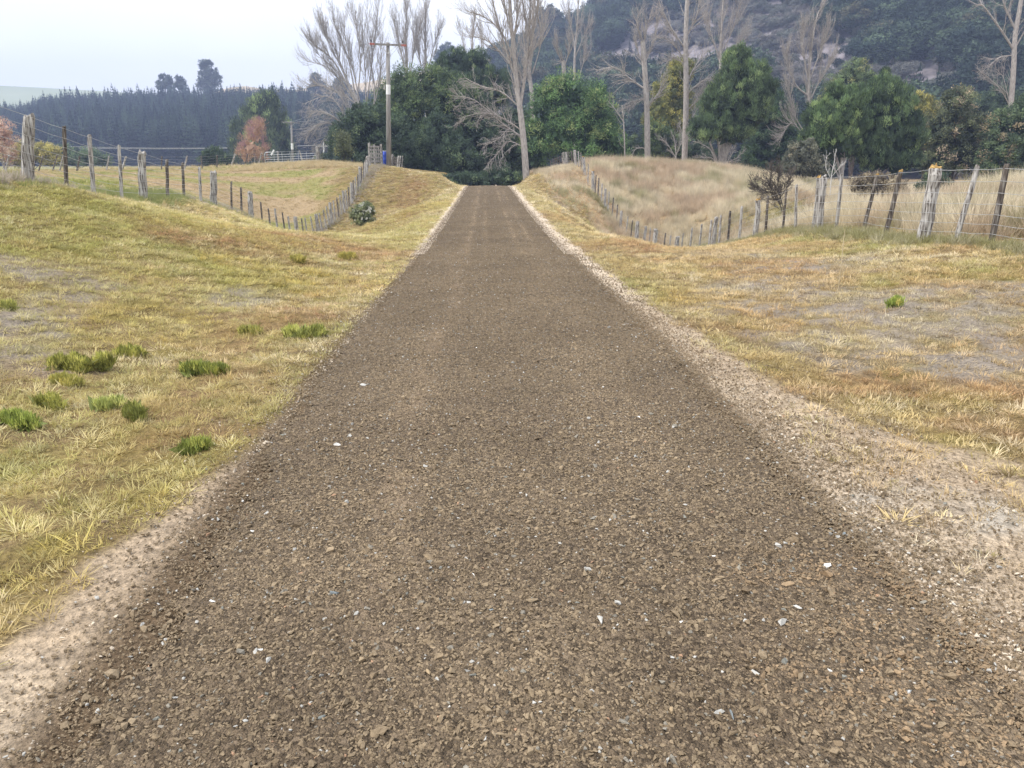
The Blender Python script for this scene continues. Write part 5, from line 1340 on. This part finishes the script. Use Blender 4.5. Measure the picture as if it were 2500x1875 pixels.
RP = [(2560, 2580, 402, .08, 0, 0), (2436, 2460, 401, .085, 0, 0), (2345, 2390, 404, .085, 0, 0), (2268, 2289, 405, .21, 1, 1), (2172, 2198, 414, .08, 0, 1), (2115, 2142, 423, .075, 0, 1), (2048, 2055, 425, .085, 0, 0), (2008, 2012, 429, .14, 1, 0), (1993, 1998, 430, .10, 1, 1),
      (1949, 1945, 451, .075, 0, 0), (1917, 1920, 463, .07, 0, 0), (1875, 1876, 477, .075, 0, 0), (1850, 1852, 486, .17, 1, 1), (1812, 1812, 504, .085, 0, 0), (1783, 1782, 515, .085, 0, 0), (1762, 1761, 525, .09, 0, 0), (1747, 1748, 530, .18, 1, 0), (1738, 1738, 537, .10, 0, 0),
      (1714, 1713, 547, .09, 0, 0), (1690, 1690, 557, .09, 0, 0), (1669, 1668, 570, .08, 0, 0), (1655, 1655, 577, .22, 1, 0), (1637, 1638, 575, .09, 0, 0), (1624, 1625, 569, .08, 0, 0), (1601, 1602, 559, .22, 1, 0),
      (1588, 1588, 556, .07, 0, 0), (1575, 1577, 552, .16, 1, 0), (1556, 1557, 541, .20, 1, 0), (1543, 1544, 546, .07, 0, 0), (1530, 1533, 536, .07, 0, 0), (1516, 1517, 519, .18, 1, 0), (1506, 1507, 517, .08, 0, 0), (1495, 1497, 503, .08, 0, 0), (1484, 1487, 489, .08, 0, 0),
      (1477, 1478, 471, .18, 1, 0), (1468, 1470, 463, .08, 0, 0), (1459, 1462, 447, .08, 0, 0), (1452, 1455, 432, .08, 0, 0), (1446, 1448, 416, .20, 1, 1), (1434, 1436, 400, .08, 0, 0), (1425, 1424, 382, .2, 1, 1), (1417, 1418, 380, .08, 0, 0), (1411, 1412, 375, .08, 0, 0), (1403, 1403, 366, .22, 1, 0)]
fence('wire_fence', 'weathered post and wire fence along the right of the drive, dipping through the gully', 'farm fences', RP, YR, 7, 4, hmin=1.1)
C2 = [(1403, 1403, 366, .2, 1, 0), (1395, 1395, 369, .09, 0, 0), (1388, 1388, 370, .09, 0, 0), (1382, 1382, 371, .2, 1, 0), (1377, 1377, 375, .09, 0, 0), (1371, 1371, 378, .09, 0, 0), (1366, 1366, 382, .09, 0, 0), (1360, 1360, 386, .09, 0, 0), (1355, 1355, 391, .09, 0, 0), (1350, 1350, 395, .09, 0, 0), (1344, 1344, 401, .09, 0, 0)]
fence('wire_fence', 'short run of pale posts stepping down left from the right mound corner post', 'farm fences', C2[1:], lambda p: 60 + (1403 - p) * .12, 5, 5, hmin=1.0, hmax=1.3)
C3 = [(958 + 5.2 * i, 958 + 5.2 * i, 385 + 3.2 * i, .16 if i % 3 == 0 else .09, int(i % 3 == 0), 0) for i in range(11)]
fence('wire_fence', 'row of small pale posts running downhill behind the power pole', 'farm fences', C3, lambda p: 58 + (p - 958) * .42, 5, 6, hmin=1.0, hmax=1.3)
FP = [(28, 26, 402), (107, 107, 393), (142, 142, 392), (158, 157, 394), (200, 198, 400), (272, 268, 391), (309, 308, 386), (352, 350, 396), (404, 396, 388), (460, 457, 382), (504, 491, 384), (539, 530, 382), (574, 574, 378), (606, 606, 386), (640, 640, 382)]
fence('wire_fence', 'old leaning fence posts crossing the far side of the left paddock', 'farm fences', [(a, b, c, .15 if a in (309, 460, 574) else .1, int(a in (309, 460, 574)), 0) for a, b, c in FP], lambda p: 46 + (p + 60) * .034, 4, 7, hmin=1.0, hmax=1.3)

# ------------------------------------------------------------------ gates
def tube_gate():
    Y = 70; a, b = at(648, 400, Y), at(772, 400, Y); a[2] = float(Hh(a[0], a[1])) + .12; b[2] = float(Hh(b[0], b[1])) + .12
    root = empty('farm_gate', (a[0], a[1], a[2] - .12), 'galvanised tubular steel farm gate standing across the left paddock', 'gate')
    L = b[0] - a[0]; H = 1.0; dz = b[2] - a[2]
    m = MB()
    m.tube([(0, 0, 0), (0, 0, H * .85), (.12, 0, H), (L, 0, H + dz), (L, 0, dz), (0, 0, 0)], .035, 6)
    link('gate_frame', m.mesh('gate_frame', M_gate, True), root)
    for f in (.2, .38, .58, .78):
        m = MB(); m.tube([(0, 0, H * f), (L, 0, H * f + dz)], .016, 5); link('rail', m.mesh('rail', M_gate), root)
    for f in (.18, .34, .5, .66, .82):
        m = MB(); m.tube([(L * f, 0, dz * f), (L * f, 0, H + dz * f)], .018, 5); link('stile', m.mesh('stile', M_gate), root)
    for px, lb in ((777, 'thick weathered post at the right end of the steel gate'), (680, 'lower weathered post seen through the steel gate'), (740, 'leaning weathered post seen through the steel gate')):
        p = at(px, 400, Y + (.15 if px == 777 else 1.5)); p[2] = float(Hh(p[0], p[1]))
        me = post_mesh(1.3 if px == 777 else 1.1, .3 if px == 777 else .16, px, px == 777, None, (-.25 if px == 740 else 0, 0))
        o = link('gate_post', me, None, p); tag(o, lb, 'post')
tube_gate()
def timber_gate():
    Y = 55.6
    a, b = at(903, 400, Y), at(932, 400, Y + 1.2); za = float(H0(a[0], a[1])); 
    root = empty('timber_gate', (a[0], a[1], za), 'pale timber railed gate at the left foot of the power pole', 'gate')
    v = b - a; v[2] = 0
    for f, h in ((0, 1.55), (.42, 1.45), (1.0, 1.5)):
        link('post', post_mesh(h, .17, int(900 + f * 10), True), root, (v[0] * f, v[1] * f, 0))
    ang = math.atan2(v[1], v[0]); R = Matrix.Rotation(ang, 3, 'Z')
    L = float(np.hypot(v[0], v[1]))
    for z in (.35, .6, .85, 1.1, 1.32):
        m = MB(); m.box((v[0] * .5, v[1] * .5 - .1, z), (L * 1.05, .03, .11), R); link('rail', m.mesh('rail', M_wood), root)
    for f in (.2, .62, .8):
        m = MB(); m.box((v[0] * f, v[1] * f - .14, .8), (.09, .03, 1.15), R); link('upright', m.mesh('upright', M_wood), root)
    c = at(943, 398, Y + 1.5); c[2] = float(H0(c[0], c[1]))
    root = empty('plastic_drum', c, 'blue plastic drum standing between the timber gate and the power pole', 'drum')
    m = MB(); m.tube([(0, 0, .1), (0, 0, .14), (0, 0, .42), (0, 0, .45), (0, 0, .48), (0, 0, .76), (0, 0, .79), (0, 0, .82), (0, 0, 1.05)], np.array([.20, .22, .22, .235, .22, .22, .235, .22, .21]), 16)
    link('body', m.mesh('body', M_blue, True), root)
    m = MB(); m.tube([(0, 0, 1.05), (0, 0, 1.09)], .215, 16); link('lid', m.mesh('lid', M_whiteplate), root)
timber_gate()

# ------------------------------------------------------------------ power poles
def power_pole(px, Y, pyb, pyt, arm_px, lb, r0, band=None, red=False, white=False, arm_py=None, tilt=0):
    b = at(px, pyb, Y); b[2] = float(H0(b[0], b[1])) - .3
    t = at(px - tilt, pyt, Y)
    root = empty('power_pole', b, lb, 'pole', 'power poles')
    h = t[2] - b[2]; dx = t[0] - b[0]
    mat = M_whiteplate if white else M_pole
    m = MB(); m.tube([(0, 0, 0), (dx * .5, 0, h * .5), (dx, 0, h)], np.array([r0, r0 * .8, r0 * .62]), 12); link('pole', m.mesh('pole', mat, True), root)
    k = Y / F_PX; w0, w1 = (arm_px[0] - px + tilt) * k, (arm_px[1] - px + tilt) * k
    za = (at(px, arm_py, Y)[2] - b[2]) if arm_py else h - .15
    m = MB(); sl = (arm_px[2] if len(arm_px) > 2 else 0) * k
    ang = math.atan2(-sl, w1 - w0); R = Matrix.Rotation(-ang, 3, 'Y')
    m.box((dx + (w0 + w1) / 2, -r0 * .9, za), (w1 - w0, .1, .12 if not white else .16), R)
    arm = link('crossarm', m.mesh('crossarm', mat), root)
    if red:
        for q in (w0 + .16, w1 - .12):
            m = MB(); m.box((dx + q, -r0 * .9, za - (q - (w0 + w1) / 2) * sl / (w1 - w0)), (.34, .106, .126), R); link('end_cap', m.mesh('end_cap', M_redpaint), arm)
    for q in (w0 + .1, w1 - .18) if not white else (w0 + .1, w1 - .1, 0.25):
        zz = za + .06 - (q - (w0 + w1) / 2) * sl / (w1 - w0)
        m = MB(); m.tube([(dx + q, -r0 * .9, zz), (dx + q, -r0 * .9, zz + .08), (dx + q, -r0 * .9, zz + .10), (dx + q, -r0 * .9, zz + .22)], np.array([.015, .015, .055, .045]) * (1 if not white else 1.6), 8)
        link('insulator', m.mesh('insulator', M_whiteplate if white else M_dark, True), arm)
    for s in (-1, 1):
        m = MB(); m.tube([(dx, -r0, za - .55), (dx + s * min(.6, abs(w1) * .6), -r0, za - .05)], .015, 4); link('brace', m.mesh('brace', M_wire), root)
    if band:
        z0, z1 = at(px, band[1], Y)[2] - b[2], at(px, band[0], Y)[2] - b[2]
        rr = r0 * (1 - .38 * (z0 + z1) / 2 / h) + .012
        m = MB(); m.tube([(dx * z0 / h, 0, z0), (dx * z1 / h, 0, z1)], rr, 14, False); link('band', m.mesh('band', M_whiteplate, True), root)
    return root, b, np.array([b[0] + dx, b[1] - r0, b[2] + za])
p1, b1, a1 = power_pole(949, 56.3, 405, 104, (907, 987, 3), 'tall weathered timber power pole with a red tipped crossarm, beside the drive', .19, band=(207, 231), red=True, tilt=2)
p2, b2, a2 = power_pole(714, 125, 402, 297, (690, 731, 2), 'smaller timber power pole behind the steel gate, with a white band', .22, band=(350, 365), tilt=3)
p3, b3, a3 = power_pole(790, 170, 402, 347, (777, 803), 'short white painted power pole with a white crossarm, in the distance', .2, white=True, arm_py=357)
def cable(root, P0, P1, sag, r=.02, name='cable', mat=None):
    Q = []
    for i in range(13):
        t = i / 12; q = np.array(P0) * (1 - t) + np.array(P1) * t; q = q - np.array([0, 0, sag * 4 * t * (1 - t)]); Q.append(q - np.array(root.location))
    m = MB(); m.tube(Q, r, 4, False); link(name, m.mesh(name, mat or M_wire, True), root)
for s in (-1.0, 1.0):
    cable(p2, a2 + np.array([s, 0, .2]), np.array([a1[0] + s * 1.0, a1[1] + .3, a1[2] + .25]), 1.6, .012)
    cable(p3, a3 + np.array([s * .6, 0, .25]), np.array([-95.0, 150.0, a3[2] + .1 + s * .15]), .8, .03)
    cable(p3, a3 + np.array([s * .6, 0, .25]), np.array([-8.0, 210.0, a3[2] + 1 + s * .2]), 1.0, .03)
gp = at(662, 382, 124)
cable(p2, a2 + np.array([0, 0, -.3]), np.array([gp[0], 124, gp[2] - 1.2]), 0, .02, 'guy_wire', M_dark)
q0, q1 = at(662, 379, 124), at(669, 366, 124)
m = MB(); m.tube([q0 - np.array(p2.location), q1 - np.array(p2.location)], .13, 6); link('guy_guard', m.mesh('guy_guard', M_whiteplate), p2)

# ------------------------------------------------------------------ small green cushions and weeds on the verges
CUSH = dict(leaf=.024, wl=.10, clump=.026, per=40, up=1.5, gaps=.05, inner=.3, dens=.85, drop=-.1)
def cushion(px, py, w, h, lb, seed, col=((70, 84, 22), (132, 142, 44), (160, 164, 66)), parts=3, nm='low_shrub', cat='shrub'):
    p = on_ground(px, py + h * .4)
    s = math.hypot(p[1], 1.5) / F_PX
    r = np.random.default_rng(seed)
    root_h = h * s * .52
    lob = []
    for i in range(parts):
        fx = (i - (parts - 1) / 2) / max(parts, 1) * w * s
        lob.append((fx + r.normal(0, .01), r.normal(0, .35) * h * s, root_h * .35, w * s / parts * .62, max(.03, w * s / parts * .55), root_h * r.uniform(.45, .62)))
    sc = p[1] / 4.5
    pr = dict(CUSH); pr['leaf'] = .030 * max(1, sc ** .5); pr['clump'] = .035 * max(1, sc ** .6)
    col = [(min(240, int(q[0] * 1.1 + 42)), min(240, int(q[1] * 1.1 + 30)), int(q[2] * 1.1 + 16)) for q in col]
    me = crown_mesh(lob, seed, c_lo=col[0], c_hi=col[1], c_tip=col[2], tipf=.2, **pr)
    me.name = nm
    o = link(nm, me, None, (p[0], p[1], float(Hh(p[0], p[1])) - .01))
    tag(o, lb, cat, 'green cushion shrubs on the verges')
cushion(194, 889, 118, 56, 'widest bright green cushion shrub on the left verge, upper left of the rust patch', 501, parts=4)
cushion(172, 932, 70, 26, 'thin yellowish cushion shrub just below the widest one on the left verge', 502, ((92, 100, 30), (136, 140, 50), (156, 152, 66)))
cushion(322, 860, 48, 22, 'small olive cushion shrub right of and above the widest one', 503, parts=2)
cushion(481, 896, 58, 36, 'left one of the touching pair of green cushions nearest the gravel', 504, ((56, 78, 20), (112, 132, 36), (146, 156, 54)), 2)
cushion(531, 898, 52, 30, 'right one of the touching pair of green cushions nearest the gravel', 505, ((60, 80, 20), (116, 132, 38), (146, 156, 54)), 2)
cushion(129, 984, 70, 40, 'rounded yellow green cushion shrub above the one at the left photo edge', 506)
cushion(46, 1022, 98, 48, 'bright green cushion shrub touching the left edge of the photo', 507, ((60, 84, 20), (120, 144, 40), (150, 166, 60)), 3)
cushion(262, 993, 52, 34, 'thin leafy green weed between the rounded cushions on the left verge', 508, ((80, 100, 40), (140, 158, 70), (170, 180, 100)), 2)
cushion(333, 1010, 48, 42, 'upright dark green cushion right of the thin leafy weed', 509, ((60, 76, 20), (110, 126, 40), (140, 150, 56)), 2)
cushion(481, 1083, 54, 44, 'lowest green cushion shrub, alone beside the straw at the gravel edge', 510, ((60, 80, 20), (112, 134, 40), (146, 158, 60)), 2)
cushion(745, 808, 78, 36, 'slanting green cushion close to the left gravel edge, far from the others', 511, ((76, 92, 30), (130, 146, 52), (150, 160, 70)), 3)
cushion(612, 806, 34, 16, 'small olive cushion left of the slanting one near the gravel', 512, ((84, 96, 34), (126, 134, 50), (144, 146, 60)), 2)
cushion(2187, 742, 26, 34, 'single upright bright green seedling shrub on the bare grey patch at the right', 513, ((56, 84, 20), (110, 138, 30), (150, 150, 60)), 1)
cushion(8, 742, 40, 26, 'green tuft cut by the left edge above the grey patch', 514, ((84, 98, 38), (126, 138, 56), (144, 150, 66)), 2)
cushion(850, 628, 28, 12, 'left one of two tiny yellow green cushions far up the left verge beside the drive', 515, ((100, 104, 36), (138, 140, 54), (150, 146, 60)), 2)
cushion(725, 634, 26, 12, 'tiny yellow green cushion far up the left verge, left of the two beside the drive', 516, ((100, 104, 36), (138, 140, 54), (150, 146, 60)), 2)
# flowering bush by the left fence
def flower_bush():
    Y = 42; b = at(886, 540, Y); b[2] = float(Hh(b[0], b[1]))
    root = empty('flowering_bush', b, 'low green bush with white flower heads beside the left fence', 'bush')
    s = Y / F_PX
    lob = [(0, 0, .35, .55, .4, .4), (.25, .1, .75, .4, .35, .35), (-.2, .1, .6, .4, .35, .35), (.1, .1, 1.0, .3, .3, .2)]
    link('foliage', crown_mesh(lob, 520, leaf=.10, wl=.25, clump=.16, per=26, c_lo=(92, 104, 66), c_hi=(146, 154, 96), gaps=.3), root)
    r = np.random.default_rng(5); m = MB()
    for i in range(70):
        l = lob[r.integers(0, 4)]; u = nrm(r.normal(size=3)); u[2] = abs(u[2]); u[1] = -abs(u[1])
        c = np.array(l[:3]) + u * np.array(l[3:]) * 1.05
        for q in range(6):
            a = q * 1.05; m.box(c + np.array([math.cos(a) * .03, -.01, math.sin(a) * .03]), (.04, .015, .03), Matrix.Rotation(a, 3, 'Y'))
    link('flowers', m.mesh('flowers', M_flower), root)
flower_bush()
# tall dry stalk standing on the right verge
def stalk():
    b = on_ground(2045, 716); t = at(2044, 560, b[1])
    m = MB(); h = t[2] - b[2]
    m.tube([(0, 0, 0), (.006, 0, h * .4), (-.004, .0, h * .75), (0, 0, h)], np.array([.0055, .005, .0042, .003]), 5)
    r = np.random.default_rng(9)
    for i in range(16):
        z = h * r.uniform(.03, .3); a = r.uniform(0, 6.3)
        m.tube([(0, 0, z), (math.cos(a) * .05, math.sin(a) * .05, z + .10)], .0012, 3)
    o = link('dry_stalk', m.mesh('dry_stalk', noise_mat('straw', tuple(lin(176, 160, 130)), tuple(lin(204, 188, 156)))), None, b); tag(o, 'single tall dry stalk standing up from the right verge in front of the posts', 'stalk')
stalk()
# ------------------------------------------------------------------ conspicuous stones on the drive
def noise_stone(nm, c): return noise_mat(nm, tuple(np.array(lin(*c)) * .8), tuple(lin(*c)), (1, 1, 1), 40, .8, .3)
SM = dict(w=noise_stone('white_stone', (226, 224, 218)), g=noise_stone('blue_grey_stone', (142, 150, 152)), t=noise_stone('tan_stone', (176, 154, 122)), s=noise_stone('slate_stone', (124, 128, 124)))
def stone(px, py, w, asp, ang, mk, lb, seed, flat=.5):
    p = on_ground(px, py)
    s = p[1] * 1.08 / F_PX * w / 2
    me = stone_mesh(seed, flat); me.materials.append(SM[mk]); me.name = 'stone'
    o = link('stone', me, None, (p[0], p[1], float(Hh(p[0], p[1])) + .006 + s * .35)); o.scale = (s, s * asp, s * .8); o.rotation_euler = (.1, .15, ang)
    tag(o, lb, 'stone', 'conspicuous stones on the gravel')
for a in [(887, 948, 20, .7, .2, 'w', 'white flat topped stone on the left half of the drive, highest of the white ones', 601), (615, 1310, 17, .8, 0, 'w', 'rounded pale stone near the left gravel edge', 602),
          (521, 1488, 22, .6, -.4, 'w', 'whitish oblong stone close to the bare dirt at lower left', 603), (637, 1603, 17, .9, 0, 'w', 'small white faceted stone in the lower left of the drive', 604),
          (815, 1466, 30, .6, .1, 'g', 'large blue grey flat stone left of the middle of the drive', 605), (787, 1775, 26, .7, .5, 's', 'grey slate stone near the bottom edge, left', 606),
          (1047, 1662, 34, .5, 1.9, 't', 'long tan stone near the bottom middle', 607), (1946, 1494, 24, .6, -.3, 'w', 'pale blue white flat stone on the right half of the drive', 608),
          (2025, 1652, 24, .6, -.7, 'w', 'white wedge shaped stone at lower right', 609), (1784, 1768, 44, .32, 1.5, 'g', 'long narrow grey stone at the bottom right', 610), (1637, 1765, 40, .4, 1.4, 't', 'long brown stone left of the long narrow grey one', 611),
          (2214, 1708, 26, .6, .2, 'g', 'pale grey stone near the right gravel edge', 612), (1741, 1375, 14, .8, 0, 'w', 'tiny bright white pebble in the right middle of the drive', 613), (1672, 1245, 14, .8, 0, 'w', 'small white pebble further up the right half of the drive', 614),
          (2060, 1315, 22, .5, .8, 'g', 'grey flake lying right on the edge of the gravel at the right', 615), (1200, 1510, 16, .7, .6, 'g', 'small blue grey stone near the centre line', 616)]:
    stone(*a)
# ------------------------------------------------------------------ haze
def haze():
    m = bpy.data.materials.new('haze'); m.use_nodes = True
    nt = m.node_tree; nt.nodes.clear()
    o = nt.nodes.new('ShaderNodeOutputMaterial'); v = nt.nodes.new('ShaderNodeVolumePrincipled')
    v.inputs['Color'].default_value = (.55, .66, 1.0, 1); v.inputs['Density'].default_value = HAZE_D; v.inputs['Anisotropy'].default_value = .2
    nt.links.new(v.outputs[0], o.inputs['Volume'])
    mb = MB(); mb.box((0, 530, 62), (1700, 1180, 136)); me = mb.mesh('haze', m)
    b = link('haze', me); tag(b, None, None, kind='stuff')
HAZE_D = .00078
haze()
